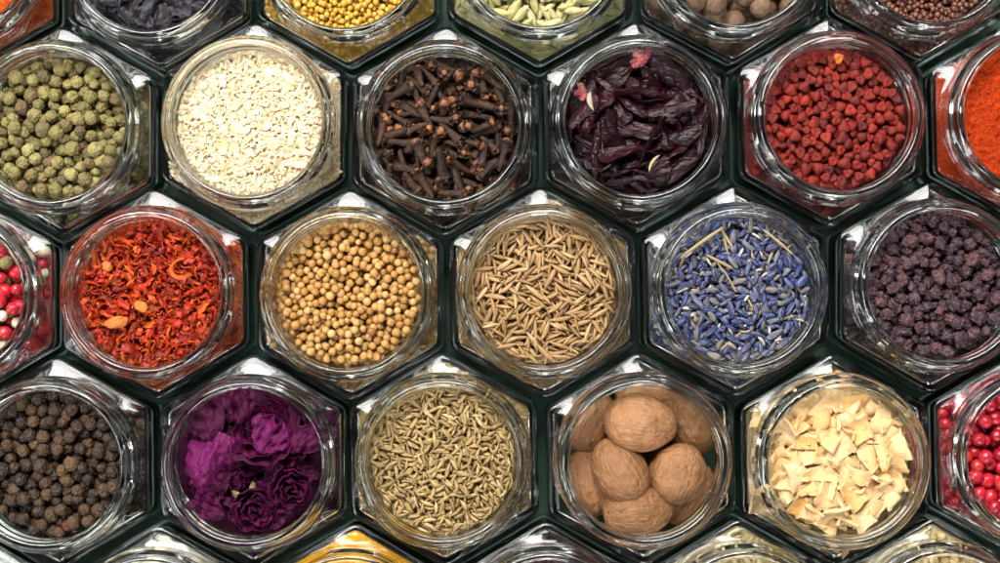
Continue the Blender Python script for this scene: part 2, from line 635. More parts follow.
def fill(row, k, kinds, probs, level, n, stuff, dome=1.0, layers=2.6, n_corner=120, cap=300, R=22.5, kk=9, pick=None, min_px=6, corner_kinds=None, sink=0.85, bump=0.5, top_only=None):
    """one jar's contents: heap in the neck, pieces seen through the shoulder glass, packed mass below"""
    cx, cy = jar_xy(row, k)
    c = max(q.axes[2] for q in kinds)
    off = float(rng.uniform(0, 6))
    depth = 2 * c * layers * 0.75
    base = dome_base(level - depth, dome, bump, off)
    recs, hm, ids, X, Y = deposit(kinds, probs, n, cx, cy, base, neck_domain(R), k=kk, sink=sink)
    ins_ = np.hypot(X, Y) < R
    dz = level - float(np.quantile(hm[ins_], 0.85))          # settle the heap to the level asked for
    recs = [(q, x, y, z + dz, Rm, sc, v) for q, x, y, z, Rm, sc, v in recs]
    hm = hm + dz
    px, py = project(np.stack([X + cx, Y + cy, hm], -1))
    dead = np.hypot(X, Y) > R + 0.4
    infr = (px > -3) & (px < 1003) & (py > -3) & (py < 566) & ~dead
    res = X[1, 0] - X[0, 0]
    cnt = np.bincount(ids[(ids >= 0) & infr], minlength=len(recs)) * res * res / 0.0967      # in photo pixels
    order = np.argsort(-cnt)
    single = [i for i in order if cnt[i] >= min_px and (top_only is None or recs[i][0] in top_only)][:cap]
    sset = set(single)
    ctop = 53.4
    ckinds = corner_kinds or kinds
    crecs = []
    if n_corner:
        crecs, *_ = deposit(ckinds, [1 / len(ckinds)] * len(ckinds) if corner_kinds else probs, n_corner, cx, cy, lambda X, Y: np.minimum(ctop + 1.6 - c * 0.6, np.vectorize(corner_ceil)(X, Y) - c * 2.4), corner_domain, k=3, ceil=corner_ceil, ext=32)
    objs = []
    for i in single:
        q, x, y, z, Rm, sc, v = recs[i]
        o = q.place((cx + x, cy + y, z), Rm, sc, v)
        objs.append((o, recs[i], cnt[i]))
    rest = [r for i, r in enumerate(recs) if i not in sset] + crecs
    lo = level - depth + dz - 0.2 * c - 1.2 * abs(bump)
    st = stuff_object(*stuff, rest, cx, cy, core(max(lo, BASE + 8), ctop - c * 1.0 if n_corner else 55.8), [kinds[0].mats[0]])
    return objs, st


# ------------------------------------------------------------------ light, table
def lamp(name, loc, target, sx, sy, watts, col):
    d = bpy.data.lights.new(name, 'AREA'); d.shape = 'RECTANGLE'; d.size = sx; d.size_y = sy
    d.energy = watts; d.color = col
    o = bpy.data.objects.new(name, d); COL.objects.link(o)
    o.location = loc
    o.rotation_euler = (Vector(target) - Vector(loc)).to_track_quat('-Z', 'Y').to_euler()
    return o


lamp("window_softbox", (-0.22, 0.72, 1.05), (0, 0, 0.06), 1.0, 0.50, 39, (1.0, 0.985, 0.96))
lamp("side_softbox", (-0.95, -0.35, 0.75), (0, 0, 0.06), 0.6, 0.4, 8.0, (0.96, 0.98, 1.0))
lamp("front_softbox", (0.25, -1.15, 0.70), (0, 0, 0.06), 0.9, 0.35, 14.0, (1.0, 0.97, 0.93))
w = bpy.data.worlds.new("World"); scene.world = w; w.use_nodes = True
wn, wl = w.node_tree.nodes, w.node_tree.links
bg = wn["Background"]
tc = wn.new("ShaderNodeTexCoord"); sx = wn.new("ShaderNodeSeparateXYZ"); wr = wn.new("ShaderNodeValToRGB")
wl.new(tc.outputs["Generated"], sx.inputs[0]); wl.new(sx.outputs["Z"], wr.inputs[0])
for i, (p, v) in enumerate([(0.0, 0.10), (0.06, 1.2), (0.40, 1.2), (0.60, 0.10), (1.0, 0.05)]):
    e = wr.color_ramp.elements[i] if i < 2 else wr.color_ramp.elements.new(p)
    e.position = p; e.color = (v * 0.84, v * 0.88, v * 0.9, 1)
ma = wn.new("ShaderNodeMath"); ma.operation = 'MULTIPLY_ADD'; wl.new(sx.outputs["Y"], ma.inputs[0]); ma.inputs[1].default_value = 0.40; ma.inputs[2].default_value = 0.85
wl.new(ma.outputs[0], bg.inputs[1]); wl.new(wr.outputs[0], bg.inputs[0])

V = np.array([(-1500, -1500, 0), (1500, -1500, 0), (1500, 1500, 0), (-1500, 1500, 0)], float)
t = link("table", build_mesh("table", V + [0, 0, BASE - 0.05], [(0, 1, 2, 3)], table_mat()))
tag(t, "dark table top under the jars, coloured green for light through the glass edges", "table", None, "structure")

# ================================================================== the spices
TAU = 2 * math.pi

# ---- coriander (middle row)
def coriander_shape(i):
    V, F = ico(3)
    lon = np.arctan2(V[:, 1], V[:, 0]); lat = np.abs(V[:, 2])
    d = 1 + 0.03 * np.cos(lon * 11 + i) * (1 - lat ** 4) + 0.03 * nz(V, 1.5, i * 3.1)
    d += 0.12 * np.clip((V[:, 2] - 0.94) / 0.06, 0, 1)
    return Shape(V * d[:, None] * 1.19, F)
M_cor = seed_mat("coriander_husk", [(0.2548, 0.1163, 0.0264), (0.392, 0.2046, 0.0528), (0.4606, 0.2604, 0.0792), (0.343, 0.1628, 0.0396), (0.539, 0.3348, 0.132)], rough=0.42, spots=(1.2, (0.1666, 0.0651, 0.0176), 0.60, 0.6))
make_jar(0, -1, "hexagonal glass jar filled with round tan coriander seeds, left of the cumin jar")
K_cor = Kind("coriander_seed", "round tan coriander seed heaped in the jar left of the cumin jar", "seed", "coriander seeds heaped in their jar",
             [coriander_shape(i) for i in range(6)], M_cor, (1.19, 1.19, 1.19), jit=0.10)
fill(0, -1, [K_cor], [1], 64.6, 1850, ("coriander_seeds", "tan coriander seeds packed below the top layer and behind the shoulder glass", "seeds"), n_corner=520)

# ---- cumin
M_cum = seed_mat("cumin_husk", [(0.2134, 0.1116, 0.045), (0.388, 0.2325, 0.099), (0.3201, 0.1767, 0.072), (0.5044, 0.3348, 0.162), (0.2716, 0.1581, 0.054), (0.4268, 0.2511, 0.099)], rough=0.5, wave=(0.35, (0.1552, 0.07905, 0.027), 0.6))
make_jar(0, 0, "hexagonal glass jar of ridged brown cumin seeds in the middle, right of the coriander jar")
K_cum = Kind("cumin_seed", "slender ridged brown cumin seed lying in the jar right of the coriander jar", "seed", "cumin seeds heaped in their jar",
             [spindle(5.6 + 0.8 * math.sin(i * 2.1), 1.08 + 0.14 * math.sin(i * 3), n=12, m=16, ridges=8, amp=0.10, bend=0.30 * math.cos(i * 1.7), p=0.75, tip=0.12) for i in range(8)], M_cum, (2.8, 0.53, 0.5), orient="long", jit=0.16)
fill(0, 0, [K_cum], [1], 64.8, 2300, ("cumin_seeds", "brown cumin seeds packed below the top layer and behind the shoulder glass", "seeds"), n_corner=520, layers=3.6, dome=1.5, kk=6)

# ---- lavender
M_lav = seed_mat("lavender_bud", [(0.01251, 0.02202, 0.09149), (0.02628, 0.04129, 0.1619), (0.008758, 0.01238, 0.05279), (0.03754, 0.05505, 0.176), (0.1251, 0.1238, 0.1408), (0.01126, 0.01789, 0.07038), (0.1752, 0.1445, 0.09853), (0.02252, 0.03441, 0.1408), (0.01251, 0.01238, 0.03519)],
                 rough=0.6, spec=0.2, wave=(0.4, (0.2252, 0.2478, 0.3097), 0.55), spots=(2.0, (0.03128, 0.02202, 0.02815), 0.56, 0.7))
M_straw = seed_mat("dry_lavender_stalk", [(0.357, 0.306, 0.136), (0.306, 0.2295, 0.102), (0.255, 0.2295, 0.0935)], rough=0.6, wave=(0.6, (0.17, 0.119, 0.051), 0.6))
make_jar(0, 1, "hexagonal glass jar of blue lavender buds with straw stalks, right of the cumin jar")
K_lav = Kind("lavender_bud", "small ribbed blue lavender bud in the jar right of the cumin jar", "flower bud", "lavender buds heaped in their jar",
             [spindle(3.9 + 0.7 * math.sin(i), 1.45 + 0.2 * math.cos(2 * i), n=10, m=16, ridges=7, amp=0.18, p=0.5, skew=0.25 * math.cos(i), bend=0.2 * math.sin(i * 3), jitter=0.12, off=i) for i in range(8)], M_lav, (1.95, 0.7, 0.64), orient="long", jit=0.18)
K_stk = Kind("lavender_stalk", "thin straw coloured stalk lying among the blue lavender buds", "stalk", "straw stalks among the lavender buds",
             [spindle(7.5 + i, 0.8, n=8, m=8, p=0.2, bend=0.25 * (i - 1)) for i in range(3)], M_straw, (3.8, 0.42, 0.4), orient="long", jit=0.2)
M_lcr = seed_mat("dry_calyx_chaff", [(0.50, 0.48, 0.46), (0.324, 0.2464, 0.136), (0.54, 0.4928, 0.425), (0.198, 0.1408, 0.085)], rough=0.6)
K_lcr = Kind("lavender_chaff", "small pale scrap of chaff among the blue lavender buds", "chaff", "pale chaff among the lavender buds",
             [spindle(2.6 + 0.7 * math.sin(i * 2), 0.75, n=7, m=8, p=0.5, bend=0.25 * math.cos(i), jitter=0.3, off=i) for i in range(5)], M_lcr, (1.3, 0.36, 0.34), orient="long", jit=0.25)
fill(0, 1, [K_lav, K_lcr, K_stk], [0.72, 0.255, 0.025], 64.8, 1600, ("lavender_buds", "blue lavender buds packed below the top layer and behind the shoulder glass", "flower buds"), n_corner=420, layers=3.4, kk=6)
jx, jy = jar_xy(0, 1)
long_stalk = build_mesh("lavender_stalk", *(lambda s: (s.V, s.F))(spindle(17, 1.25, n=14, m=10, p=0.15, bend=0.35, jitter=0.15)), M_straw)
for lab, x, y, z, a, sc in [("longest straw coloured stalk, lying against the upper left glass of the lavender jar", -11.5, 14.4, 67.0, 0.62, 1.0),
                            ("darker straw stalk sloping down the upper right edge of the lavender jar", 11.6, 14.6, 66.6, -0.70, 0.72),
                            ("pale thin stalk lying near the middle of the lavender jar", -3.2, 2.6, 66.9, -1.05, 0.48)]:
    o = link("lavender_stalk", long_stalk)
    o.location = ((jx + x) * MM, (jy + y) * MM, z * MM); o.rotation_euler = (0.3, 0, a); o.scale = (sc, sc * 0.9, sc * 0.9)
    tag(o, lab, "stalk", "straw stalks among the lavender buds")

# ---- elderberries
M_eld = seed_mat("dried_elderberry_skin", [(0.02346, 0.01095, 0.01525), (0.04692, 0.0219, 0.02774), (0.03128, 0.01642, 0.02358), (0.0782, 0.03012, 0.03051), (0.02659, 0.01505, 0.02219), (0.1173, 0.04654, 0.04161)], rough=0.5, spec=0.3,
                 spots=(1.5, (0.13, 0.075, 0.085), 0.54, 0.5), bump=(0.8, 0.5, 0.4))
make_jar(0, 2, "hexagonal glass jar of wrinkled purple-black dried elderberries, right of the lavender jar")
K_eld = Kind("dried_elderberry", "wrinkled purple-black dried elderberry in the jar right of the lavender jar", "berry", "dried elderberries heaped in their jar",
             [pebble(1.8, 0.34, 1.4, 11 + i * 2.3, 4, (1.15, 0.95, 0.85), 0.28, 1.9) for i in range(8)], M_eld, (1.8, 1.55, 1.35), jit=0.19)
fill(0, 2, [K_eld], [1], 64.8, 820, ("dried_elderberries", "dark dried elderberries packed below the top layer and behind the shoulder glass", "berries"), n_corner=150)

# ---- chilli flakes
def flake(i, L, W, th, curl):
    r = np.random.default_rng(100 + i)
    nu, nv = 7, 6
    u, v = np.meshgrid(np.linspace(-1, 1, nu), np.linspace(-1, 1, nv), indexing="ij")
    wv = W / 2 * (1 - 0.35 * np.abs(u) ** 2.6 + 0.24 * r.normal(size=(nu, 1)))
    x = u * L / 2 + 0.08 * L * r.normal(size=(1, nv)) * np.abs(u)
    ang = v * curl
    y = wv * np.sin(ang) / max(0.3, curl)
    z = wv * (1 - np.cos(ang)) / max(0.3, curl) + 0.12 * L * np.sin(u * 2.2 + i) + 0.06 * r.normal(size=(nu, nv))
    z -= z.mean()
    return sheet(np.stack([x, y, z], -1), th)
M_chi = seed_mat("dried_chilli_skin", [(0.238, 0.01035, 0.00324), (0.4523, 0.02277, 0.00405), (0.1071, 0.005175, 0.00324), (0.5594, 0.05692, 0.00486), (0.3333, 0.01449, 0.00324), (0.6427, 0.1138, 0.0081), (0.1548, 0.007245, 0.00405), (0.4999, 0.03105, 0.00405)], rough=0.42, spec=0.3, bump=(0.6, 0.4, 0.3), spots=(2.0, (0.07141, 0.00621, 0.00324), 0.6, 0.6))
M_chs = seed_mat("chilli_seed_coat", [(0.4356, 0.1216, 0.0176), (0.495, 0.1683, 0.02816), (0.396, 0.0935, 0.01584)], rough=0.5, spec=0.25, spots=(1.6, (0.297, 0.0561, 0.01056), 0.55, 0.6), bump=(0.7, 0.4, 0.3))
make_jar(0, -2, "hexagonal glass jar of red chilli flakes, left of the coriander jar")
K_chi = Kind("chilli_flake", "dark red curled chilli flake in the jar left of the coriander jar", "chilli flake", "larger chilli flakes in their jar",
             [flake(i, 2.9 + 1.2 * math.sin(i * 1.3), 2.2 + 0.6 * math.cos(i * 2.2), 0.24, 0.7 + 0.6 * math.sin(i)) for i in range(12)], M_chi, (1.6, 1.0, 0.5), orient="long", jit=0.22)
K_chf = Kind("chilli_crumb", "small chilli crumb", "chilli flake", None,
             [flake(30 + i, 1.6, 1.1, 0.25, 0.7) for i in range(6)], M_chi, (0.85, 0.6, 0.36), orient="long", jit=0.25)
K_chs = Kind("chilli_seed", "flat orange chilli seed among the red chilli flakes", "seed", "orange seeds among the chilli flakes",
             [pebble(1.5, 0.1, 1.0, 3 + i, 3, (1.1, 0.95, 0.4)) for i in range(3)], M_chs, (1.55, 1.35, 0.6), orient="flat", jit=0.2)
fill(0, -2, [K_chi, K_chf, K_chs], [0.40, 0.5985, 0.0015], 64.6, 2300, ("chilli_flakes", "fine red chilli flakes filling the jar around the larger flakes and seeds", "chilli flakes"), n_corner=330, layers=5.0,
     top_only=[K_chi, K_chs], kk=4, dome=1.6)
jx, jy = jar_xy(0, -2)
big_seed = pebble(3.8, 0.14, 1.3, 5.5, 4, (1.0, 0.48, 0.36))
o = link("chilli_seed_pod", build_mesh("chilli_seed_pod", big_seed.V, big_seed.F, M_chs)); o.location = ((jx - 9.6) * MM, (jy - 9.0) * MM, 65.6 * MM); o.rotation_euler = (0.1, 0.1, 0.2)
tag(o, "largest smooth orange-brown seed lying at the lower left of the chilli flakes", "seed")
o = link("chilli_seed_pod", build_mesh("chilli_seed_pod", big_seed.V * np.array([0.62, 0.9, 0.8]), big_seed.F, M_chs)); o.location = ((jx - 2.0) * MM, (jy - 4.2) * MM, 66.4 * MM); o.rotation_euler = (0.2, -0.2, -0.4)
tag(o, "roundish orange chilli seed near the middle of the chilli flakes", "seed")
uu = np.linspace(-2.2, 2.0, 22)
P = np.stack([np.stack([3.4 * np.cos(uu), 3.0 * np.sin(uu), 0.3 * np.sin(2 * uu) + h * 0.4], -1) * np.array([1 - 0.10 * h, 1 - 0.10 * h, 1]) for h in (-1.2, -0.4, 0.4, 1.2)], 1)
M_rind = seed_mat("orange_chilli_rind", [(0.55, 0.10, 0.012), (0.5, 0.08, 0.012)], rough=0.35, bump=(0.7, 0.4, 0.3))
o = link("chilli_ring", (lambda s: build_mesh("chilli_ring", s.V, s.F, M_rind))(sheet(P, 0.35))); o.location = ((jx + 10.2) * MM, (jy + 7.6) * MM, 65.8 * MM); o.rotation_euler = (0.2, -0.25, 3.6)
tag(o, "bright orange curled slice of chilli at the upper right of the chilli flakes", "chilli slice")

# ---- mixed peppercorns (left edge)
def corn_shape(i, r, wr=0.10, amp=0.07, wf=2.3):
    return wrinkled(r, amp, wr, wf, 40 + i * 1.9, 4, (1, 1, 0.95))
M_pred = seed_mat("pink_peppercorn_skin", [(0.40, 0.008, 0.020), (0.50, 0.014, 0.028), (0.28, 0.006, 0.018), (0.47, 0.022, 0.016)], rough=0.3, spec=0.5, spots=(2.6, (0.16, 0.01, 0.02), 0.62, 0.5))
M_pgrn = seed_mat("green_peppercorn_skin", [(0.1323, 0.1053, 0.0342), (0.2457, 0.2105, 0.0646), (0.1701, 0.1316, 0.0418), (0.3213, 0.2719, 0.095), (0.08033, 0.05702, 0.0266), (0.2646, 0.2193, 0.0684), (0.1323, 0.07456, 0.0342), (0.2079, 0.1754, 0.057)], rough=0.6, bump=(0.9, 0.6, 0.5), spots=(1.6, (0.0756, 0.04825, 0.019), 0.56, 0.65))
M_pwht = seed_mat("white_peppercorn_skin", [(0.62, 0.54, 0.40), (0.70, 0.62, 0.48), (0.55, 0.45, 0.31)], rough=0.55, bump=(0.9, 0.3, 0.3), spots=(1.5, (0.4, 0.3, 0.18), 0.6, 0.5))
M_pblk = seed_mat("black_peppercorn_skin", [(0.01267, 0.008448, 0.006336), (0.03168, 0.0176, 0.009856), (0.0183, 0.01126, 0.007744), (0.06688, 0.03379, 0.01408), (0.01408, 0.01056, 0.008448), (0.04083, 0.02182, 0.01056), (0.09152, 0.04787, 0.0183)], rough=0.5, spec=0.3, bump=(0.8, 0.5, 0.4), spots=(1.7, (0.1056, 0.05632, 0.02464), 0.58, 0.5))
make_jar(0, -3, "hexagonal glass jar of mixed red, white and green peppercorns, cut off at the left edge")
mixed = "mixed peppercorns in the jar at the left edge"
KM = [Kind("pink_peppercorn", "shiny pinkish red peppercorn in the mixed peppercorn jar at the left edge", "peppercorn", mixed, [corn_shape(i, 2.0, 0.035) for i in range(4)], M_pred, (1.98,) * 3),
      Kind("white_peppercorn", "cream white peppercorn among red ones in the jar at the left edge", "peppercorn", mixed, [corn_shape(i, 1.95, 0.04) for i in range(3)], M_pwht, (1.93,) * 3),
      Kind("green_peppercorn", "olive green peppercorn among red ones in the jar at the left edge", "peppercorn", mixed, [corn_shape(i, 2.05) for i in range(4)], M_pgrn, (2.0,) * 3)]
fill(0, -3, KM, [0.62, 0.2, 0.18], 64.7, 400, ("mixed_peppercorns", "mixed peppercorns packed below the top layer and behind the shoulder glass", "peppercorns"), n_corner=210)

# ---- row of green peppercorns, garlic, cloves, hibiscus, annatto, paprika
make_jar(1, -3, "hexagonal glass jar of wrinkled green peppercorns, left of the pale garlic jar")
K_gp = Kind("green_peppercorn", "wrinkled olive green peppercorn in the jar left of the pale garlic jar", "peppercorn", "green peppercorns heaped in their jar",
            [corn_shape(i, 1.86, 0.21, 0.11, 1.8) for i in range(8)], M_pgrn, (1.76, 1.76, 1.72), jit=0.10)
fill(1, -3, [K_gp], [1], 64.6, 780, ("green_peppercorns", "green peppercorns packed below the top layer and behind the shoulder glass", "peppercorns"), n_corner=140, dome=1.5)

# garlic granules
def crumb(i, r):
    V, F = ico(1)
    q = np.random.default_rng(i)
    V = V * (1 + 0.30 * q.normal(size=(len(V), 1)) * 0.6) * np.array([1.15, 0.95, 0.8])
    return Shape(V * r, F)
M_gar = seed_mat("dried_garlic", [(0.7432, 0.5863, 0.3995), (0.7696, 0.626, 0.4599), (0.7077, 0.523, 0.3091), (0.7696, 0.6339, 0.4749), (0.7519, 0.5943, 0.4071), (0.6546, 0.3962, 0.1659), (0.7696, 0.626, 0.4523)], rough=0.6, sss=0.8, spots=[(5.0, (0.6723, 0.4121, 0.181), 0.57, 0.55)])
make_jar(1, -2, "hexagonal glass jar brim full of pale cream garlic granules, left of the clove jar")
def chip(i, r):
    V, F = ico(1)
    q = np.random.default_rng(i)
    V = np.sign(V) * np.abs(V) ** 0.7 * (1 + 0.28 * q.normal(size=(len(V), 1))) * np.array([1.25, 0.95, 0.55])
    return Shape(V[F].reshape(-1, 3) * r, np.arange(len(F) * 3).reshape(-1, 3))       # faceted
K_gar = Kind("garlic_granule", "pale garlic granule", "granule", None, [chip(i, 0.62) for i in range(12)], M_gar, (0.72, 0.55, 0.34), orient="long", jit=0.32)
K_gal = Kind("garlic_chip", "pale garlic chip", "granule", None, [chip(60 + i, 1.15) for i in range(8)], M_gar, (1.3, 1.0, 0.55), orient="flat", jit=0.25)
fill(1, -2, [K_gar, K_gal], [0.95, 0.05], 66.2, 7000, ("garlic_granules", "pale cream garlic granules filling the jar left of the clove jar", "granules"), n_corner=1500, layers=4, dome=1.6, kk=4, sink=0.4, bump=0.25, cap=0)

# cloves
def clove_stem(i):
    r = np.random.default_rng(i)
    L = 7.8 + r.normal() * 0.8
    n, m = 12, 10
    V, F = [], []
    bx, by = r.normal() * 0.16, r.normal() * 0.16
    for a in range(n + 1):
        t = a / n
        rad = (0.78 + 0.62 * t ** 1.2) * (0.35 if a == 0 else 1) * (1 + 0.05 * math.sin(9 * t + i))
        if t > 0.84: rad *= 1 + 0.35 * (t - 0.84) / 0.16
        for b in range(m):
            an = TAU * b / m
            sq = 1 + 0.12 * math.cos(4 * an)
            V.append((t * L - L * 0.62, rad * sq * math.cos(an) + bx * math.sin(math.pi * t), rad * sq * math.sin(an) + by * math.sin(math.pi * t)))
    for a in range(n):
        for b in range(m):
            p, q = a * m + b, a * m + (b + 1) % m
            F += [(p, p + m, q + m), (p, q + m, q)]
    F += [(0, b + 1, b) for b in range(1, m - 1)]; e = n * m
    F += [(e, e + b, e + b + 1) for b in range(1, m - 1)]
    S = [Shape(V, [(x, z, y) for x, y, z in F])]
    xe = L * 0.38
    for b in range(4):                                           # four calyx prongs
        c = spindle(2.2, 1.15, n=6, m=6, p=0.7)
        R = rotx(TAU * (b + 0.5) / 4) @ rotz(0.75 + 0.15 * r.normal())
        S.append(Shape((c.V + [0.7, 0, 0]) @ R.T + np.array([xe - 0.2, 0, 0]) + (rotx(TAU * (b + 0.5) / 4) @ np.array([0, 0.75, 0])), c.F))
    return merge(S)
def clove_bud(i):
    s = pebble(1.2 * (0.62, 1.0, 0.8, 1.15, 0.7, 1.05, 0.9, 0.66, 1.1)[i], 0.32, 1.5, i * 2.7, 3, (0.8, 1, 1), 0.15, 1.6)
    r = np.random.default_rng(i); L = 7.8 + r.normal() * 0.8
    return Shape(s.V + [L * 0.38 + 0.75, 0, 0], s.F)
M_clo = seed_mat("clove_stem_bark", [(0.0238, 0.01105, 0.0068), (0.0408, 0.0187, 0.0102), (0.017, 0.0085, 0.00595), (0.0595, 0.0255, 0.0119), (0.0306, 0.0153, 0.00935)], rough=0.5, spec=0.3, bump=(0.5, 0.6, 0.4), spots=(1.5, (0.119, 0.051, 0.02125), 0.6, 0.5))
M_clb = seed_mat("clove_bud_skin", [(0.1836, 0.06311, 0.02295), (0.2869, 0.09754, 0.03213), (0.1033, 0.04016, 0.01836), (0.3672, 0.1262, 0.04016), (0.08033, 0.03442, 0.01607)], rough=0.45, spots=(0.9, (0.06885, 0.02869, 0.01377), 0.56, 0.6), bump=(0.5, 0.5, 0.3))
make_jar(1, -1, "hexagonal glass jar of dark brown cloves, between the pale garlic and purple hibiscus jars")
K_clo = Kind("clove", "dark brown clove with a paler bud in the jar right of the garlic", "clove", "cloves heaped in their jar",
             [clove_stem(i) for i in range(9)], M_clo, (4.3, 1.4, 1.35), orient="long", jit=0.12, child=("bud", [clove_bud(i) for i in range(9)], M_clb))
K_clu = Kind("clove", "dark brown clove with a paler bud in the jar right of the garlic", "clove", "cloves heaped in their jar",
             [clove_stem(i) for i in range(9)], M_clo, (2.0, 1.9, 2.2), orient="up", jit=0.12, child=("bud", [clove_bud(i) for i in range(9)], M_clb))
K_clf = Kind("clove_fragment", "broken stub of a dark clove in the jar right of the garlic", "clove", "broken clove stubs in their jar",
             [Shape(pebble(1.0, 0.25, 1.5, 31 + i, 3, (2.0 + 0.5 * math.sin(i), 0.85, 0.8), 0.15, 1.8).V, ico(3)[1]) for i in range(5)], M_clo, (2.2, 0.85, 0.8), orient="long", jit=0.2)
fill(1, -1, [K_clo, K_clu, K_clf], [0.56, 0.20, 0.24], 64.8, 680, ("cloves", "dark cloves packed below the top layer and behind the shoulder glass", "cloves"), n_corner=110, layers=3.2, min_px=12)

# hibiscus
def crumpled(i, L, W, amp, fold, th=0.35, nu=40, nv=18, taper=0.5, ruffle=0.0):
    u, v = np.meshgrid(np.linspace(-1, 1, nu), np.linspace(-1, 1, nv), indexing="ij")
    wv = W / 2 * (1 - taper * np.abs(u) ** 2.5)
    x = u * L / 2; y = v * wv
    edge = np.array([mnoise.noise(Vector((a * 3 + i, i * 0.7, 0))) for a in np.linspace(-1, 1, nu)])
    y = y + np.sign(v) * np.abs(v) * edge[:, None] * W * 0.16
    z = np.empty_like(x)
    for a in range(nu):
        for b in range(nv):
            p = Vector((x[a, b] * 0.13 + i * 5.1, y[a, b] * 0.30, i * 1.3))
            z[a, b] = amp * (mnoise.fractal(p, 0.9, 2.0, 4) + 0.8 * (1 - 2 * abs(mnoise.noise(p * 2.3))))
    z += fold * np.cos(v * 2.6 + 0.8 * np.sin(u * 2 + i)) * wv * 0.30
    if ruffle:
        z += ruffle * np.abs(v) ** 3 * np.sin(u * 11 + i) + ruffle * 0.7 * np.abs(u) ** 4 * np.sin(v * 9 + i)
    z += 0.05 * L * np.sin(u * 2.0 + i * 1.7)
    return sheet(np.stack([x, y, z - z.mean()], -1), th)
M_hib = seed_mat("dried_hibiscus_petal", [(0.0081, 0.001088, 0.002448), (0.018, 0.001904, 0.004651), (0.0054, 0.000816, 0.001958), (0.02475, 0.00272, 0.005875), (0.01125, 0.00136, 0.003427)], rough=0.30, spec=0.24, wave=(1.3, (0.0225, 0.004352, 0.00661), 0.5), bump=(0.9, 0.5, 0.4, (0.25, 1, 1)))
M_hpk = seed_mat("pink_calyx_tip", [(0.2531, 0.0539, 0.0585), (0.1913, 0.0245, 0.039), (0.3094, 0.1323, 0.09262)], rough=0.5, bump=(0.8, 0.4, 0.3))
make_jar(1, 0, "hexagonal glass jar of dark purple dried hibiscus, between the clove and red annatto jars")
jx, jy = jar_xy(1, 0)
r = np.random.default_rng(21)
def strip_petal(i):
    g = np.random.default_rng(900 + i)
    L, W = g.uniform(18, 29), g.uniform(7.5, 12.5)
    nu, nv = 44, 15
    u, v = np.meshgrid(np.linspace(-1, 1, nu), np.linspace(-1, 1, nv), indexing="ij")
    wv = W / 2 * (1 - 0.75 * np.abs(u) ** 3) * (1 + 0.25 * np.sin(u * 3 + i))
    curl = g.uniform(0.7, 1.7) * (1 + 0.4 * np.sin(u * 2.5 + i * 2))
    th_ = v * curl
    x = u * L / 2
    y = wv * np.sin(th_) / curl * 1.15
    z = -wv * (1 - np.cos(th_)) / curl * 1.2
    for a in range(nu):
        for b in range(nv):
            n = mnoise.noise(Vector((u[a, b] * 1.6 + i * 4, v[a, b] * 2.6, i))); n2 = mnoise.noise(Vector((u[a, b] * 4.0 - i * 4, v[a, b] * 4.5, i * 2)))
            z[a, b] += 1.0 * n + 0.45 * n2
            y[a, b] += 0.7 * mnoise.noise(Vector((u[a, b] * 3 + i, v[a, b], 7)))
    y += W * 0.45 * np.sin(u * g.uniform(1, 2.2) + i)
    z += 0.04 * L * np.sin(u * 2.2 + i * 1.7)
    return sheet(np.stack([x, y - y.mean(), z - z.mean()], -1), 0.4)
hib = [strip_petal(i) for i in range(12)]
put = []
def inside(V, R, o, rad):
    P = V @ R.T + np.array(o)
    return np.hypot(P[:, 0], P[:, 1]).max() < rad
for layer, z0, cnt in ((0, 57.5, 24), (1, 59.8, 24), (2, 61.8, 22), (3, 63.6, 20)):
    n = 0; tries = 0
    while n < cnt and tries < 4000:
        tries += 1
        i = int(r.integers(0, 12)); ph = r.uniform(0, TAU)
        edge = n < cnt * 0.55
        rr = r.uniform(14.0, 20.0) if edge else 14 * math.sqrt(r.random())
        a = ph + math.pi / 2 + r.normal() * 0.25 if edge else r.normal() * 0.6 - 0.6
        sc = r.uniform(0.50, 0.75) if edge else r.uniform(0.75, 1.0)
        R = rotz(a) @ roty(r.normal() * 0.14) @ rotx(r.normal() * 0.7 + (math.pi if r.random() < 0.35 else 0))
        o = (rr * math.cos(ph), rr * math.sin(ph), z0 + r.normal() * 0.6)
        P_ = (hib[i].V * sc) @ R.T + np.array([o[0], o[1], 0])
        d_ = np.hypot(P_[:, 0], P_[:, 1])
        if d_.max() < 25.0:
            k_ = np.where(d_ > 19.5, (19.5 + 2.7 * np.tanh((d_ - 19.5) / 2.7)) / np.maximum(d_, 1e-6), 1.0)      # pressed against the neck
            P_[:, 0] *= k_; P_[:, 1] *= k_
            ob = link("hibiscus_petal", build_mesh("hibiscus_petal", P_, hib[i].F, M_hib))
            ob.location = (jx * MM, jy * MM, o[2] * MM)
            tag(ob, "crumpled dark purple dried hibiscus petal in the jar right of the cloves", "petal", "dried hibiscus petals in their jar")
            n += 1
for lab, x, y, z, sc, sd in [("pink and tan crumpled scrap at the top of the hibiscus jar", 1.0, 19.0, 66.6, 1.0, 1), ("small pinkish scrap at the left side of the hibiscus jar", -17.2, 9.3, 66.4, 0.75, 2)]:
    q = merge([Shape((crumpled(60 + sd * 5 + b, 5.0, 3.0, 0.9, 1.0, 0.35, nu=16, nv=9, ruffle=0.7).V + [1.4, 0, 0.3 * b]) @ rotz(1.3 * b + sd).T * sc, crumpled(60 + sd * 5 + b, 5.0, 3.0, 0.9, 1.0, 0.35, nu=16, nv=9).F) for b in range(3)])
    o = link("calyx_scrap", build_mesh("calyx_scrap", q.V, q.F, M_hpk)); o.location = ((jx + x) * MM, (jy + y) * MM, z * MM)
    tag(o, lab, "scrap")
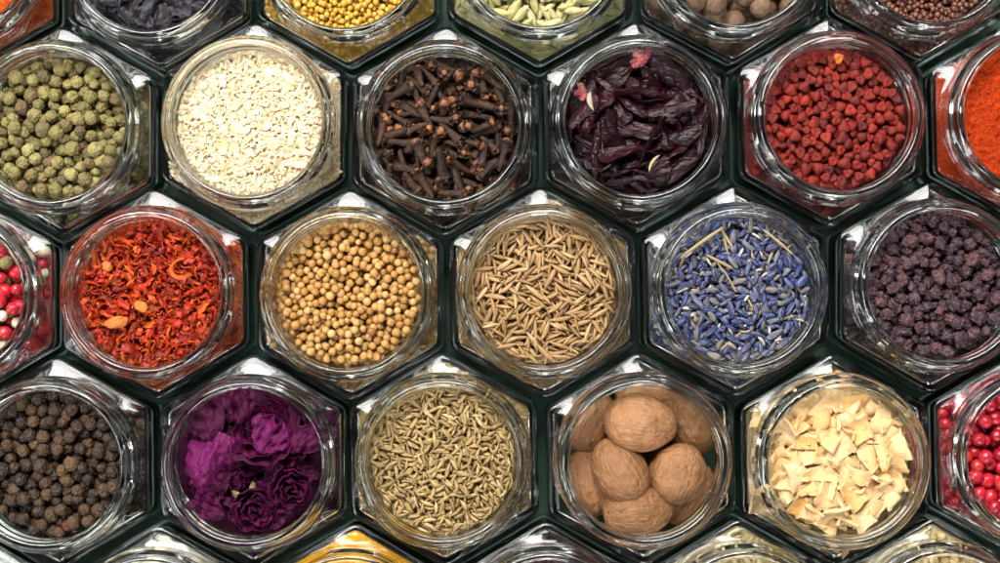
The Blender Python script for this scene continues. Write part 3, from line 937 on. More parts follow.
o = link("hibiscus_seed", (lambda q: build_mesh("hibiscus_seed", q.V, q.F, M_lcr))(spindle(6.2, 1.8, n=10, m=10, p=0.5, bend=0.7, skew=0.4))); o.location = ((jx - 14.6) * MM, (jy + 6.2) * MM, 67.4 * MM); o.rotation_euler = (0, 0.1, 1.75)
tag(o, "cream bean shaped scrap at the left side of the hibiscus jar", "scrap")
o = link("hibiscus_seed", (lambda q: build_mesh("hibiscus_seed", q.V, q.F, M_straw))(spindle(6.5, 1.0, n=10, m=10, p=0.5, bend=0.9))); o.location = ((jx + 4.6) * MM, (jy - 13.0) * MM, 67.2 * MM); o.rotation_euler = (0, 0.1, 1.0)
tag(o, "thin yellowish curl at the bottom of the hibiscus jar", "scrap")
cx_ = [K for K in [Kind("hibiscus_scrap", "x", "petal", None, [Shape(q.V * 0.42, q.F) for q in hib[:4]], M_hib, (4.2, 1.8, 1.2), orient="flat")]]
crecs, *_ = deposit(cx_, [1], 90, jx, jy, lambda X, Y: X * 0 + 51.5, corner_domain, k=3, ceil=corner_ceil, ext=32)
stuff_object("hibiscus_scraps", "dark purple hibiscus scraps packed in the jar right of the cloves", "petals", crecs, jx, jy, core(52.0, 51.0), [M_hib])

# annatto
def annatto_shape(i):
    V, F = ico(3)
    lon = np.arctan2(V[:, 1], V[:, 0])
    tri = 1 + 0.14 * np.cos(3 * lon + 0.3 * math.sin(i * 2)) + 0.06 * np.cos(2 * lon + i)
    P = V * np.array([1.0, 0.92, 0.72])
    P[:, :2] *= tri[:, None]
    rr = np.hypot(V[:, 0], V[:, 1])
    P[:, 2] -= np.where(V[:, 2] > 0, 0.5 * np.exp(-(rr / 0.55) ** 2), 0)
    P *= (1 + 0.17 * nz(V, 1.4, i * 4.4))[:, None]
    return Shape(P * 1.6, F)
M_ann = seed_mat("annatto_seed_coat", [(0.1242, 0.0084, 0.0054), (0.1987, 0.0132, 0.0072), (0.1573, 0.0096, 0.006), (0.2732, 0.021, 0.0084), (0.0828, 0.0072, 0.006), (0.2236, 0.0168, 0.0084)], rough=0.5, spec=0.25, bump=(0.35, 0.45, 0.3), spots=(1.3, (0.04968, 0.0048, 0.0048), 0.58, 0.6))
make_jar(1, 1, "hexagonal glass jar of brick red annatto seeds, between the hibiscus and paprika jars")
K_ann = Kind("annatto_seed", "brick red rounded triangular annatto seed in the jar right of the hibiscus", "seed", "annatto seeds heaped in their jar",
             [annatto_shape(i) for i in range(8)], M_ann, (1.62, 1.5, 1.1), orient="flat", jit=0.13)
fill(1, 1, [K_ann], [1], 64.6, 1200, ("annatto_seeds", "red annatto seeds packed below the top layer and behind the shoulder glass", "seeds"), n_corner=190, sink=0.8)
jx, jy = jar_xy(1, 1)
o = link("annatto_seed", (lambda q: build_mesh("yellow_annatto_seed", q.V, q.F, M_chs))(annatto_shape(3))); o.location = ((jx + 0.6) * MM, (jy + 18.2) * MM, 66.4 * MM); o.rotation_euler = (0.3, 0.2, 0.5)
tag(o, "single orange-yellow seed at the top of the red annatto seeds", "seed")

# powders
def powder(row, k, name, label, mat, level, amp, lump, off, corner=55.8):
    cx, cy = jar_xy(row, k)
    nr, nt = 110, 260
    rr = np.linspace(0, 22.5, nr); tt = np.linspace(0, TAU, nt, endpoint=False)
    V = []
    for a in rr:
        for b in tt:
            x, y = a * math.cos(b), a * math.sin(b)
            p = Vector((x * 0.10 + off, y * 0.10, off))
            z = amp * mnoise.noise(p) + lump * 0.8 * max(0, mnoise.noise(Vector((x * 0.34 + off, y * 0.34, 3)))) + lump * mnoise.fractal(Vector((x * 0.55, y * 0.55, off + 7)), 0.7, 2.1, 5)
            cell = mnoise.cell(Vector((x * 0.9 + off, y * 0.9, 0)))
            V.append((x, y, level + z + 0.10 * cell * lump - 0.9 * (a / 22.5) ** 4))
    F = []
    for i in range(nr - 1):
        for j in range(nt):
            a, b = i * nt + j, i * nt + (j + 1) % nt
            F += [(a, a + nt, b + nt), (a, b + nt, b)]
    top = Shape(V, F)
    q = merge([top, core(level - 2.6, corner)])
    o = link(name, build_mesh(name, q.V, q.F, mat)); o.location = (cx * MM, cy * MM, 0)
    tag(o, label, "powder", None, "stuff")
M_pap = seed_mat("paprika_powder", [(0.56, 0.050, 0.006), (0.56, 0.050, 0.006)], rough=0.9, spec=0.1, bump=(0.35, 0.9, 0.5), bump2=(1.2, 0.8, 0.8), spots=[(3.0, (0.34, 0.022, 0.005), 0.52, 0.7), (0.5, (0.65, 0.09, 0.012), 0.58, 0.6)])
M_pap2 = seed_mat("chilli_powder", [(0.58, 0.10, 0.012), (0.58, 0.10, 0.012)], rough=0.9, spec=0.1, bump=(0.35, 0.9, 0.5), bump2=(1.2, 0.8, 0.8), spots=[(2.5, (0.40, 0.035, 0.006), 0.5, 0.7), (0.5, (0.7, 0.2, 0.03), 0.58, 0.6)])
M_tur = seed_mat("turmeric_powder", [(0.75, 0.36, 0.010), (0.75, 0.36, 0.010)], rough=0.9, spec=0.1, bump=(0.4, 0.7, 0.4), bump2=(1.5, 0.6, 0.6), spots=[(3.0, (0.62, 0.26, 0.01), 0.5, 0.6)])
make_jar(1, 2, "hexagonal glass jar of red paprika powder, cut off at the right edge")
powder(1, 2, "paprika_powder", "bright red paprika powder filling the jar at the right edge", M_pap, 65.2, 1.3, 0.9, 2.2)

# ---- front row of full jars: black pepper, rose buds, anise, nutmeg, dried apple, pink pepper
make_jar(-1, -3, "hexagonal glass jar of wrinkled black peppercorns, left of the magenta rose bud jar")
K_bp = Kind("black_peppercorn", "wrinkled dark brown black peppercorn in the jar left of the rose buds", "peppercorn", "black peppercorns heaped in their jar",
            [corn_shape(i, 1.82, 0.27, 0.11, 1.9) for i in range(8)], M_pblk, (1.72, 1.72, 1.68), jit=0.10)
objs, _ = fill(-1, -3, [K_bp], [1], 64.6, 860, ("black_peppercorns", "black peppercorns packed below the top layer and behind the shoulder glass", "peppercorns"), n_corner=160, dome=1.5)
best = min(objs, key=lambda t: (t[1][1] - 4.5) ** 2 + (t[1][2] + 18.0) ** 2 - t[2] * 0.02)
M_prb = seed_mat("reddish_peppercorn_skin", [(0.132, 0.021, 0.016), (0.132, 0.021, 0.016)], rough=0.5, bump=(0.8, 0.7, 0.5), spots=(1.7, (0.036, 0.014, 0.012), 0.55, 0.6))
q = corn_shape(3, 2.1, 0.17, 0.08, 2.2); best[0].data = build_mesh("black_peppercorn", q.V, q.F, M_prb)
best[0]["label"] = "single reddish peppercorn at the bottom of the black peppercorn jar"

# rose buds
def petal(i, L, W, cup, ruff, th=0.28, nu=22, nv=22):
    P = np.empty((nu, nv, 3))
    for a in range(nu):
        t = a / (nu - 1)
        w = W / 2 * (0.16 + 0.84 * math.sin(min(1, t * 1.25) * math.pi / 2)) * (1 - 0.25 * max(0, t - 0.75) / 0.25)
        for b in range(nv):
            v = 2 * b / (nv - 1) - 1
            x = v * w
            y = t * L * (1 - 0.10 * abs(v) ** 2)
            x += 0.06 * W * mnoise.noise(Vector((v * 2.5, t * 2.5, i * 3.3))); y += 0.10 * L * mnoise.noise(Vector((v * 2.5 + 7, t * 2, i * 2.3))) * t
            n1 = mnoise.noise(Vector((x * 0.35 + i * 3, y * 0.35, i)))
            n2 = 1 - 2 * abs(mnoise.noise(Vector((x * 0.55 + i * 2, y * 0.2, i * 1.7))))
            rim = max(0, t - 0.55) / 0.45
            z = -cup * (v * v) * w * 0.5 - cup * 0.45 * L * (t - 0.35) ** 2 + ruff * (1.1 * n1 + 0.6 * n2 + 0.5 * mnoise.noise(Vector((x * 1.1, y * 0.45, i * 5)))) + 0.10 * L * math.exp(-(v / 0.10) ** 2) * t + ruff * 1.1 * rim ** 2 * math.sin(v * 8 + i * 2.1)
            P[a, b] = (x, y, z)
    return sheet(P, th)
def rose(i, r0, nwhorl, openness):
    """petals wrapped round the axis (+z), tight in the middle and opening outwards"""
    S = []
    g = np.random.default_rng(300 + i)
    n = nwhorl
    for a in range(n):
        f = a / (n - 1)
        rad = r0 * (0.12 + 0.88 * f ** 0.9)
        h = r0 * (1.15 - 0.25 * f)
        span = 1.9 + 0.6 * g.random()
        ang0 = a * 2.399 + g.normal() * 0.2
        nu, nv = 24, 14
        P = np.empty((nu, nv, 3))
        for u in range(nu):
            s = u / (nu - 1) * 2 - 1
            an = ang0 + s * span / 2 * (1.5 - 0.5 * f)
            for v in range(nv):
                t = v / (nv - 1)
                top = h * (1 - 0.35 * abs(s) ** 3)
                flare = openness * f * t ** 2.2
                rr = rad * (0.35 + 0.65 * math.sin(t * math.pi / 2)) + flare * r0 * 0.55 + 0.10 * r0 * s * (1 - f)
                nn = mnoise.noise(Vector((math.cos(an) * 2.2 + i, math.sin(an) * 2.2 + a, t * 2.5)))
                n2 = mnoise.noise(Vector((an * 3.5 + a * 5, t * 1.3, i)))
                rr += 0.17 * r0 * nn + 0.15 * r0 * n2 * t * t
                z = -0.55 * r0 + top * t * (1 - 0.30 * flare) * 1.25 + 0.10 * r0 * n2 * t
                P[u, v] = (rr * math.cos(an), rr * math.sin(an), z)
        P += 0.075 * r0 * np.array([[[mnoise.noise(Vector((p[0] * 0.8 + k * 9 + a, p[1] * 0.8, p[2] * 0.8))) for k in range(3)] for p in row_] for row_ in P])
        S.append(sheet(P, 0.22))
    return merge(S)
M_ros = seed_mat("dried_rose_petal", [(0.04422, 0.001285, 0.02083), (0.06763, 0.001714, 0.03219), (0.03121, 0.0008568, 0.01364), (0.08323, 0.002142, 0.04165), (0.05202, 0.001285, 0.02348)], rough=0.5, spec=0.16, wave=(1.4, (0.03121, 0.0008568, 0.01515), 0.6), bump=(0.8, 0.6, 0.5), spots=(4.0, (0.03121, 0.001285, 0.01515), 0.58, 0.6))
M_sep = seed_mat("dried_rose_sepal", [(0.30, 0.24, 0.10), (0.20, 0.16, 0.06)], rough=0.6, bump=(0.8, 0.5, 0.4))
make_jar(-1, -2, "hexagonal glass jar of magenta dried rose buds, left of the anise jar")
jx, jy = jar_xy(-1, -2)
for lab, i, r0, n, op, x, y, z, e in [
        ("tightly rolled magenta rose bud at the lower right of the rose jar", 1, 6.0, 10, 0.25, 12.2, -7.5, 62.0, (0.25, 0.2, 0.3)),
        ("rolled dark magenta rose bud at the bottom of the rose jar", 2, 6.6, 11, 0.35, 0.4, -13.5, 62.2, (0.35, -0.1, 1.3)),
        ("large ruffled open rose at the upper right of the rose jar", 3, 8.8, 12, 0.9, 3.2, 9.4, 62.0, (-0.25, 0.15, 0.9)),
        ("dark rose bud half hidden at the right side of the rose jar", 4, 6.2, 9, 0.5, 14.0, 6.5, 59.5, (-0.2, 0.5, 2.0)),
        ("sunken dark rose bud under the pale magenta petal of the rose jar", 5, 6.5, 9, 0.4, -12.0, -8.2, 57.0, (0.4, -0.4, 0.0))]:
    q = rose(i, r0, n, op)
    o = link("dried_rose_bud", build_mesh("dried_rose_bud", q.V, q.F, M_ros)); o.location = ((jx + x) * MM, (jy + y) * MM, z * MM); o.rotation_euler = e
    tag(o, lab, "rose bud", "dried rose buds in their jar")
    if i in (2, 5):
        sp = merge([Shape((spindle(7.0, 2.4, n=10, m=8, p=0.6, flat=0.35).V + [4.0, 0, 0]) @ (rotz(TAU * b / 5) @ roty(0.35)).T + [0, 0, -0.5 * r0], spindle(7.0, 2.4, n=10, m=8, p=0.6).F) for b in range(5)])
        link("sepals", build_mesh("sepals", sp.V, sp.F, M_sep), o)
M_rosl = seed_mat("bright_rose_petal", [(0.1126, 0.002898, 0.0626), (0.1126, 0.002898, 0.0626)], rough=0.5, spec=0.2, wave=(1.1, (0.06256, 0.001449, 0.03246), 0.6), bump=(0.9, 0.5, 0.5))
for lab, i, L, W, cup, ruff, x, y, z, e, mm in [
        ("large smooth bright magenta petal at the left side of the rose jar", 1, 19.5, 17.5, 1.15, 1.5, -10.6, -0.2, 65.6, (0.10, -0.28, 1.25), M_rosl),
        ("ruffled dark petal sticking out over the top of the rose jar's rim", 2, 11, 10.5, 0.2, 2.0, -1.6, 13.2, 69.5, (0.42, 0.0, 0.05), M_ros),
        ("ruffled magenta petal in the upper left of the rose jar", 3, 13, 14, 0.35, 1.9, -9.5, 7.0, 65.6, (0.1, -0.15, 0.5), M_ros),
        ("curled magenta petal lying across the open rose in the jar", 4, 11, 14, 0.4, 2.1, 3.4, 4.0, 68.3, (0.15, 0.1, -0.6), M_rosl),
        ("dark crumpled petal at the right edge of the rose jar", 5, 12, 11, 0.35, 1.8, 13.0, 3.0, 65.6, (0.2, 0.35, -0.8), M_ros),
        ("crumpled petal beside the bottom bud of the rose jar", 6, 11, 11, 0.4, 1.8, -8.5, -16.5, 61.2, (0.2, -0.2, 1.0), M_ros)]:
    q = petal(i, L, W, cup, ruff)
    if i == 1:
        q = crumpled(87, L, W, 1.5, 1.3, 0.28, nu=56, nv=44, taper=0.35, ruffle=0.7)
        d_ = np.hypot(q.V[:, 0], q.V[:, 1]); q.V[:, 2] -= 0.022 * d_ ** 2            # domed
    o = link("rose_petal", build_mesh("rose_petal", q.V, q.F, mm)); o.location = ((jx + x) * MM, (jy + y) * MM, z * MM); o.rotation_euler = e
    tag(o, lab, "petal", "loose rose petals in the rose jar")
gr = np.random.default_rng(77)
for n in range(26):
    ph = gr.uniform(0, TAU); rr = 17.0 * math.sqrt(gr.uniform(0.1, 1)) * 0.95
    q = petal(40 + n, gr.uniform(8, 11), gr.uniform(8, 12), gr.uniform(0.2, 0.7), gr.uniform(1.4, 2.4), nu=16, nv=16)
    q.V[:, 1] -= 5
    R = rotz(gr.uniform(0, TAU)) @ roty(gr.normal() * 0.4) @ rotx(gr.normal() * 0.4)
    if math.hypot(rr * math.cos(ph) - 3.5, rr * math.sin(ph) + 1.5) < 6.5:
        continue
    P_ = q.V @ R.T + np.array([rr * math.cos(ph), rr * math.sin(ph), 0])
    d_ = np.hypot(P_[:, 0], P_[:, 1]); k_ = np.minimum(1, 22.2 / d_)
    P_[:, 0] *= k_; P_[:, 1] *= k_
    z_ = gr.uniform(58.5, 64.0) - 0.12 * max(0, rr - 6)
    o = link("rose_petal", build_mesh("rose_petal", P_, q.F, M_ros)); o.location = (jx * MM, jy * MM, z_ * MM)
    tag(o, "crumpled dark magenta petal wedged between the buds in the rose jar", "petal", "crumpled petals between the rose buds")
K_rsc = Kind("rose_scrap", "x", "petal", None, [Shape((lambda q: q.V - [0, 3, 0])(petal(10 + i, 6, 6, 0.4, 0.9, nu=10, nv=10)), petal(10 + i, 6, 6, 0.4, 0.9, nu=10, nv=10).F) for i in range(4)], M_ros, (3.0, 2.6, 1.3), orient="flat", jit=0.2)
crecs, *_ = deposit([K_rsc], [1], 90, jx, jy, lambda X, Y: X * 0 + 51.5, corner_domain, k=3, ceil=corner_ceil, ext=32)
frecs, *_ = deposit([K_rsc], [1], 110, jx, jy, lambda X, Y: X * 0 + 52.0, neck_domain(22.3), k=4)
stuff_object("rose_scraps", "dark magenta rose scraps packed under the buds in the rose jar", "petals", crecs + frecs, jx, jy, core(52.0, 51.0), [M_ros])

# anise
M_ani = seed_mat("anise_husk", [(0.2594, 0.1623, 0.05852), (0.4189, 0.2885, 0.117), (0.3391, 0.2164, 0.0836), (0.5187, 0.3787, 0.1756), (0.1995, 0.1262, 0.04598), (0.4189, 0.2795, 0.1003)], rough=0.55, wave=(0.4, (0.1197, 0.07213, 0.02508), 0.7))
make_jar(-1, -1, "hexagonal glass jar of small greenish brown anise seeds, left of the nutmeg jar")
K_ani = Kind("anise_seed", "small curved greenish brown anise seed in the jar left of the nutmegs", "seed", "anise seeds heaped in their jar",
             [spindle(3.6 + 0.6 * math.sin(i * 2), 1.0 + 0.12 * math.cos(i * 3), n=11, m=12, ridges=6, amp=0.10, bend=0.35 + 0.15 * math.sin(i), p=0.7, skew=0.35, tip=0.13) for i in range(8)], M_ani, (1.75, 0.51, 0.46), orient="long", jit=0.17)
fill(-1, -1, [K_ani], [1], 64.8, 3500, ("anise_seeds", "greenish brown anise seeds filling the jar around and below the counted ones", "seeds"), n_corner=560, layers=3.6, dome=1.5, kk=6)

# nutmeg
def nutmeg_shape(i, a, b):
    V, F = ico(5)
    P = V.copy()
    d = 1 + 0.035 * nz(V, 1.2, i * 6.1)
    ang = np.arctan2(V[:, 2], V[:, 1])
    w = np.array([mnoise.noise(Vector((float(x) * 1.3 + i, math.cos(t) * 5.0, math.sin(t) * 5.0))) for x, t in zip(V[:, 0], ang)])
    w2 = np.array([1 - 2 * abs(mnoise.noise(Vector((float(x) * 2.2 - i, math.cos(t) * 3.2, math.sin(t) * 3.2)))) for x, t in zip(V[:, 0], ang)])
    d += 0.014 * w - 0.045 * np.clip(w2 - 0.45, 0, 1)
    taper = 1 - 0.10 * V[:, 0]
    P = P * d[:, None]
    P[:, 1] *= taper; P[:, 2] *= taper
    return Shape(P * np.array([a, b, b]), F)
M_nut = seed_mat("nutmeg_shell", [(0.2035, 0.092, 0.036), (0.3025, 0.14, 0.0576), (0.2365, 0.108, 0.0423), (0.33, 0.158, 0.0675)], rough=0.5, spec=0.3, wave=(1.0, (0.33, 0.175, 0.0792), 0.22), bump=(1.1, 0.6, 0.8, (0.16, 1, 1)), bump2=(2.5, 0.5, 0.9), spots=[(7.0, (0.1815, 0.07893, 0.02933), 0.50, 0.65), (1.6, (0.1902, 0.08268, 0.03056), 0.62, 0.5)])
make_jar(-1, 0, "hexagonal glass jar holding a few whole nutmegs, between the anise and dried apple jars")
jx, jy = jar_xy(-1, 0)
NUT = [("largest whole nutmeg, lying on top in the upper half of the nutmeg jar", -0.6, 11.4, 61.6, -0.13, 0.05, 11.3, 9.2, 1),
       ("tilted oval nutmeg with a pale tip, left of the jar's middle", -7.0, -3.2, 60.2, 2.15, -0.20, 10.9, 8.4, 2),
       ("round nutmeg seen end on, right of the jar's middle", 11.0, -4.0, 59.6, 1.2, 0.75, 10.2, 8.9, 3),
       ("whole nutmeg lying crosswise at the bottom of the nutmeg jar", -1.0, -15.2, 57.0, 0.06, 0.0, 11.2, 8.8, 4),
       ("half hidden nutmeg at the upper left of the nutmeg jar", -15.6, 11.2, 50.5, 1.15, 0.1, 10.4, 8.3, 5),
       ("half hidden nutmeg at the lower left of the nutmeg jar", -15.8, -8.0, 51.0, 1.80, 0.1, 10.8, 8.3, 6),
       ("nutmeg leaning upright at the upper right of the nutmeg jar", 15.4, 10.6, 50.5, 2.1, 0.1, 10.8, 8.3, 7),
       ("sunken nutmeg at the lower right of the nutmeg jar", 15.0, -11.5, 47.0, 0.9, 0.1, 11.0, 8.6, 8),
       ("nutmeg mostly hidden behind the largest one at the jar's top", 3.0, 18.0, 45.5, 0.0, 0.0, 10.5, 8.0, 9)]
for lab, x, y, z, yaw, tl, a, b, i in NUT:
    q = nutmeg_shape(i, a, b)
    o = link("nutmeg", build_mesh("nutmeg", q.V, q.F, M_nut))
    o.location = ((jx + x) * MM, (jy + y) * MM, z * MM)
    o.rotation_euler = Matrix((rotz(yaw) @ roty(-tl) @ rotx(i * 1.1)).tolist()).to_euler()
    tag(o, lab, "nutmeg", "whole nutmegs in their jar")
K_nut = Kind("nutmeg_layer", "x", "nutmeg", None, [(lambda V, F: Shape(V * np.array([11, 8.6, 8.6]), F))(*ico(3))], M_nut, (11, 8.6, 8.6), orient="long", jit=0.03)
low = [(K_nut, x, y, z, rotz(a), 0.85, 0) for x, y, z, a in [(0, 0, 44.5, 0.3), (-3, -13, 43.5, 1.2)]]
stuff_object("nutmeg_layer", "nutmegs filling the lower part of the nutmeg jar", "nutmegs", low, jx, jy, None, [M_nut])

# dried apple
def apple_piece(i):
    g = np.random.default_rng(500 + i)
    n = 10
    sx, sy = g.uniform(2.5, 4.1), g.uniform(1.7, 3.1)
    u, v = np.meshgrid(np.linspace(-1, 1, n), np.linspace(-1, 1, n), indexing="ij")
    k = g.normal(size=6) * 0.22
    x = sx * u * (1 + k[0] * v) + sx * k[1] * v
    y = sy * v * (1 + k[2] * u)
    z = 1.9 * k[3] * 3 * u * u + 1.5 * k[4] * 3 * u * v + 1.4 * k[5] * 3 * v * v
    for a in range(n):
        for b in range(n):
            z[a, b] += 0.45 * mnoise.noise(Vector((x[a, b] * 0.5 + i * 7, y[a, b] * 0.5, 0)))
            x[a, b] += 0.5 * mnoise.noise(Vector((y[a, b] * 0.6 + i, i * 3, 1))); y[a, b] += 0.5 * mnoise.noise(Vector((x[a, b] * 0.6 - i, i * 5, 2)))
    return sheet(np.stack([x, y, z - z.mean()], -1), g.uniform(0.65, 1.0))
M_app = seed_mat("dried_apple_flesh", [(0.6222, 0.4019, 0.1794), (0.6711, 0.4723, 0.2474), (0.573, 0.3244, 0.1175), (0.6794, 0.5007, 0.2846), (0.6385, 0.4229, 0.2042), (0.6711, 0.4582, 0.2226), (0.573, 0.2821, 0.06804)], rough=0.6, spec=0.25, bump=(0.7, 0.4, 0.4), spots=(3.0, (0.4911, 0.2538, 0.0804), 0.60, 0.5))
make_jar(-1, 1, "hexagonal glass jar of cream dried apple pieces, right of the nutmeg jar")
K_app = Kind("dried_apple_piece", "cream bent square piece of dried apple in the jar right of the nutmegs", "apple piece", "dried apple pieces heaped in their jar",
             [apple_piece(i) for i in range(18)], M_app, (3.3, 2.5, 0.8), orient="flat", jit=0.15)
fill(-1, 1, [K_app], [1], 65.6, 620, ("dried_apple_pieces", "cream dried apple pieces packed below the top layer and behind the shoulder glass", "apple pieces"), n_corner=100, layers=5.0, sink=0.72, min_px=14, dome=1.5)

# pink peppercorns (right edge)
make_jar(-1, 2, "hexagonal glass jar of shiny red pink peppercorns, cut off at the right edge")
K_pk = Kind("pink_peppercorn", "shiny crimson pink peppercorn in the jar at the lower right edge", "peppercorn", "pink peppercorns heaped in the right edge jar",
            [corn_shape(i, 2.15, 0.04, 0.06) for i in range(6)], M_pred, (2.1,) * 3, jit=0.10)
fill(-1, 2, [K_pk], [1], 64.7, 320, ("pink_peppercorns", "crimson pink peppercorns packed below the top layer and behind the shoulder glass", "peppercorns"), n_corner=190)

# ---- top row, only the lower edge of each jar in view
make_jar(2, -3, "hexagonal glass jar of orange chilli powder in the top left corner")
powder(2, -3, "chilli_powder", "orange-red chilli powder filling the jar in the top left corner", M_pap2, 65.0, 1.2, 0.8, 5.2)

M_mal = seed_mat("dried_mallow_petal", [(0.0072, 0.0052, 0.0104), (0.012, 0.008, 0.0144), (0.0056, 0.004, 0.0072), (0.0168, 0.0096, 0.0136), (0.0088, 0.0072, 0.0168)], rough=0.5, spec=0.4, wave=(0.9, (0.024, 0.018, 0.028), 0.5), bump=(0.6, 0.5, 0.4, (0.25, 1, 1)))
make_jar(2, -2, "hexagonal glass jar of blackish purple mallow petals, cut off at the top edge")
K_mal = Kind("mallow_petal", "crumpled blackish blue mallow petal in the jar left of the mustard", "petal", "dried mallow petals in their jar",
             [crumpled(20 + i, 8.5 + math.sin(i * 2), 3.6 + 0.6 * math.cos(i), 0.8, 0.9, 0.3, nu=18, nv=9, ruffle=0.3) for i in range(8)], M_mal, (4.0, 1.5, 0.9), orient="flat", jit=0.18)
fill(2, -2, [K_mal], [1], 64.7, 420, ("mallow_petals", "dark mallow petals packed below the top layer and behind the shoulder glass", "petals"), n_corner=110, layers=4.5, sink=0.75)

M_mus = seed_mat("yellow_mustard_seed_coat", [(0.50, 0.27, 0.030), (0.58, 0.34, 0.045), (0.44, 0.22, 0.022), (0.64, 0.41, 0.08), (0.52, 0.27, 0.03)], rough=0.45)
make_jar(2, -1, "hexagonal glass jar of tiny yellow mustard seeds, cut off at the top edge")
K_mus = Kind("yellow_mustard_seed", "tiny round yellow mustard seed in the top edge jar above the garlic and cloves", "seed", "yellow mustard seeds in their jar",
             [pebble(0.85, 0.05, 1.2, i * 2.0, 2) for i in range(4)], M_mus, (0.85,) * 3, jit=0.1)
fill(2, -1, [K_mus], [1], 64.8, 3000, ("yellow_mustard_seeds", "tiny yellow mustard seeds filling the jar around the counted ones", "seeds"), n_corner=1100, layers=3.2, kk=5)

M_fen = seed_mat("fennel_husk", [(0.42, 0.38, 0.14), (0.52, 0.48, 0.22), (0.36, 0.31, 0.11), (0.58, 0.52, 0.30), (0.46, 0.36, 0.18)], rough=0.5, wave=(0.55, (0.24, 0.20, 0.07), 0.7))
make_jar(2, 0, "hexagonal glass jar of pale green fennel seeds, cut off at the top edge")
K_fen = Kind("fennel_seed", "plump ridged pale green fennel seed in the top edge jar above the cloves", "seed", "fennel seeds in their jar",
             [spindle(7.2 + 0.7 * math.sin(i), 2.5, n=14, m=16, ridges=6, amp=0.09, bend=0.5 * math.cos(i), p=0.7, tip=0.2) for i in range(6)], M_fen, (3.5, 1.2, 1.15), orient="long", jit=0.14)
fill(2, 0, [K_fen], [1], 64.7, 480, ("fennel_seeds", "pale green fennel seeds packed below the top layer and behind the shoulder glass", "seeds"), n_corner=150, layers=3.0)

M_all = seed_mat("allspice_skin", [(0.117, 0.0612, 0.0324), (0.18, 0.1035, 0.0594), (0.09, 0.045, 0.0252), (0.216, 0.135, 0.081)], rough=0.6, bump=(0.6, 0.5, 0.4), spots=(2.0, (0.063, 0.0315, 0.018), 0.55, 0.5))
make_jar(2, 1, "hexagonal glass jar of large round brown allspice berries, cut off at the top edge")
K_all = Kind("allspice_berry", "large round brown allspice berry in the top edge jar above the annatto", "berry", "allspice berries in their jar",
             [pebble(3.7, 0.05, 1.3, 70 + i, 4, (1, 1, 0.95), 0.05, 2.2) for i in range(5)], M_all, (3.7,) * 3, jit=0.08)
fill(2, 1, [K_all], [1], 63.5, 90, ("allspice_berries", "brown allspice berries packed below the top layer and behind the shoulder glass", "berries"), n_corner=46)

M_bmu = seed_mat("brown_mustard_seed_coat", [(0.085, 0.0255, 0.0153), (0.1445, 0.04675, 0.0238), (0.0595, 0.0187, 0.0136), (0.204, 0.07225, 0.034), (0.1105, 0.0323, 0.0187)], rough=0.4, spec=0.5)
make_jar(2, 2, "hexagonal glass jar of tiny reddish brown mustard seeds in the top right corner")
K_bmu = Kind("brown_mustard_seed", "tiny round reddish brown mustard seed in the top right corner jar", "seed", "brown mustard seeds in their jar",
             [pebble(0.85, 0.06, 1.2, 9 + i * 2.0, 2) for i in range(4)], M_bmu, (0.85,) * 3, jit=0.1)
fill(2, 2, [K_bmu], [1], 64.8, 3000, ("brown_mustard_seeds", "tiny reddish brown mustard seeds filling the jar around the counted ones", "seeds"), n_corner=1100, layers=3.2, kk=4)

# ---- bottom row, only the upper shoulders and rims in view
def bottom(k, label, kinds, probs, n, nc, stuff, level=63.5, **kw):
    make_jar(-2, k, label)
    fill(-2, k, kinds, probs, level, n, stuff, n_corner=nc, cap=0, **kw)
K_w = Kind("white_peppercorn", "x", "peppercorn", None, [corn_shape(i, 2.3, 0.08) for i in range(4)], M_pwht, (2.3,) * 3)
M_slt = seed_mat("coarse_salt", [(0.78, 0.76, 0.72), (0.82, 0.81, 0.78)], rough=0.4)
K_slt = Kind("salt_grain", "x", "grain", None, [crumb(20 + i, 1.0) for i in range(6)], M_slt, (1.1, 0.95, 0.8), jit=0.25)
K_dk = Kind("juniper_berry", "x", "berry", None, [corn_shape(i, 2.9, 0.10) for i in range(4)], seed_mat("juniper_skin", [(0.09, 0.04, 0.045), (0.05, 0.03, 0.04), (0.13, 0.06, 0.05)], rough=0.5, bump=(0.8, 0.4, 0.4)), (2.9,) * 3)
K_dil = Kind("dill_seed", "x", "seed", None, [spindle(3.6, 1.7, n=8, m=10, ridges=5, amp=0.1, p=0.6, flat=0.6) for i in range(2)], seed_mat("dill_husk", [(0.40, 0.30, 0.13), (0.30, 0.20, 0.08), (0.52, 0.42, 0.22)], rough=0.5), (1.8, 0.85, 0.6), orient="long")
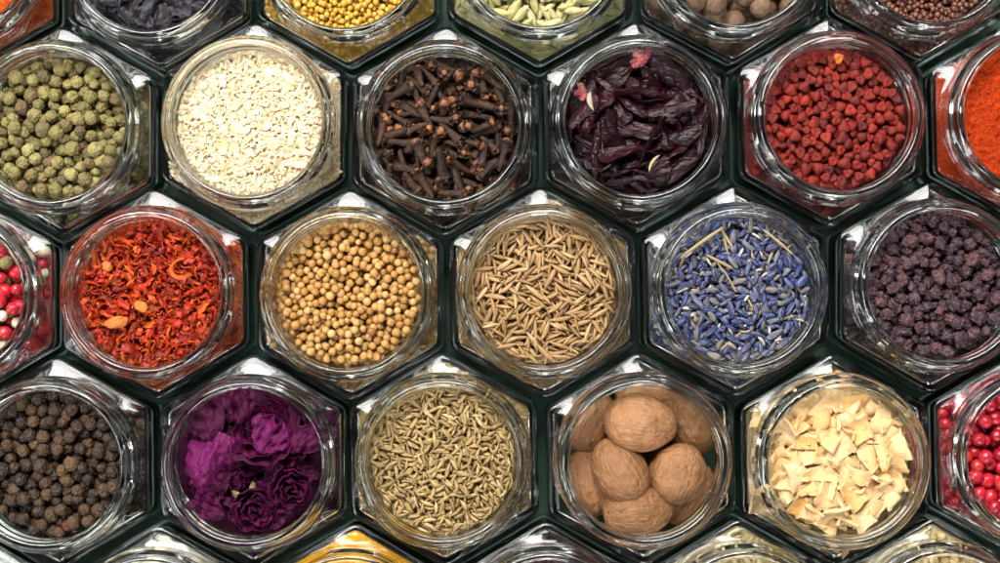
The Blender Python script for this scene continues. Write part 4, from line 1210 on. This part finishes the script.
K_gin = Kind("ginger_crumb", "x", "crumb", None, [crumb(40 + i, 1.6) for i in range(6)], seed_mat("dried_ginger", [(0.55, 0.40, 0.18), (0.66, 0.52, 0.28), (0.45, 0.30, 0.12)], rough=0.6), (1.8, 1.5, 1.3), jit=0.25)
bottom(-3, "hexagonal glass jar of white salt peeking into the bottom left corner", [K_slt], [1], 1300, 700, ("salt_grains", "coarse white salt in the jar at the bottom left corner", "salt"), layers=3)
bottom(-2, "hexagonal glass jar of white peppercorns at the bottom edge below the rose buds", [K_w], [1], 260, 170, ("white_peppercorns", "cream white peppercorns filling the bottom edge jar below the rose buds", "peppercorns"))
make_jar(-2, -1, "hexagonal glass jar of yellow turmeric powder at the bottom edge")
powder(-2, -1, "turmeric_powder", "yellow-orange turmeric powder filling the jar at the bottom edge", M_tur, 64.0, 1.0, 0.5, 8.2, 56.3)
bottom(0, "hexagonal glass jar of dark juniper berries at the bottom edge below the nutmegs", [K_dk], [1], 150, 90, ("juniper_berries", "dark brown juniper berries filling the bottom edge jar below the nutmegs", "berries"))
bottom(1, "hexagonal glass jar of light brown dill seeds at the bottom edge below the dried apple", [K_dil], [1], 900, 330, ("dill_seeds", "light brown dill seeds filling the bottom edge jar below the dried apple", "seeds"), layers=3)
bottom(2, "hexagonal glass jar of golden ginger crumbs at the bottom right", [K_gin], [1], 500, 240, ("ginger_crumbs", "golden dried ginger crumbs filling the bottom right jar", "crumbs"), layers=3)


# ------------------------------------------------------------------ render settings
scene.view_settings.view_transform = 'Standard'
scene.view_settings.look = 'None'
scene.view_settings.exposure = 0.0
scene.view_settings.gamma = 1.0
scene.render.engine = 'CYCLES'
cy = scene.cycles
cy.max_bounces = 14; cy.transmission_bounces = 12; cy.diffuse_bounces = 3; cy.glossy_bounces = 6; cy.transparent_max_bounces = 12
cy.caustics_refractive = True; cy.caustics_reflective = True
cy.blur_glossy = 0.4
cy.sample_clamp_indirect = 12
cy.use_denoising = True
cy.use_adaptive_sampling = False
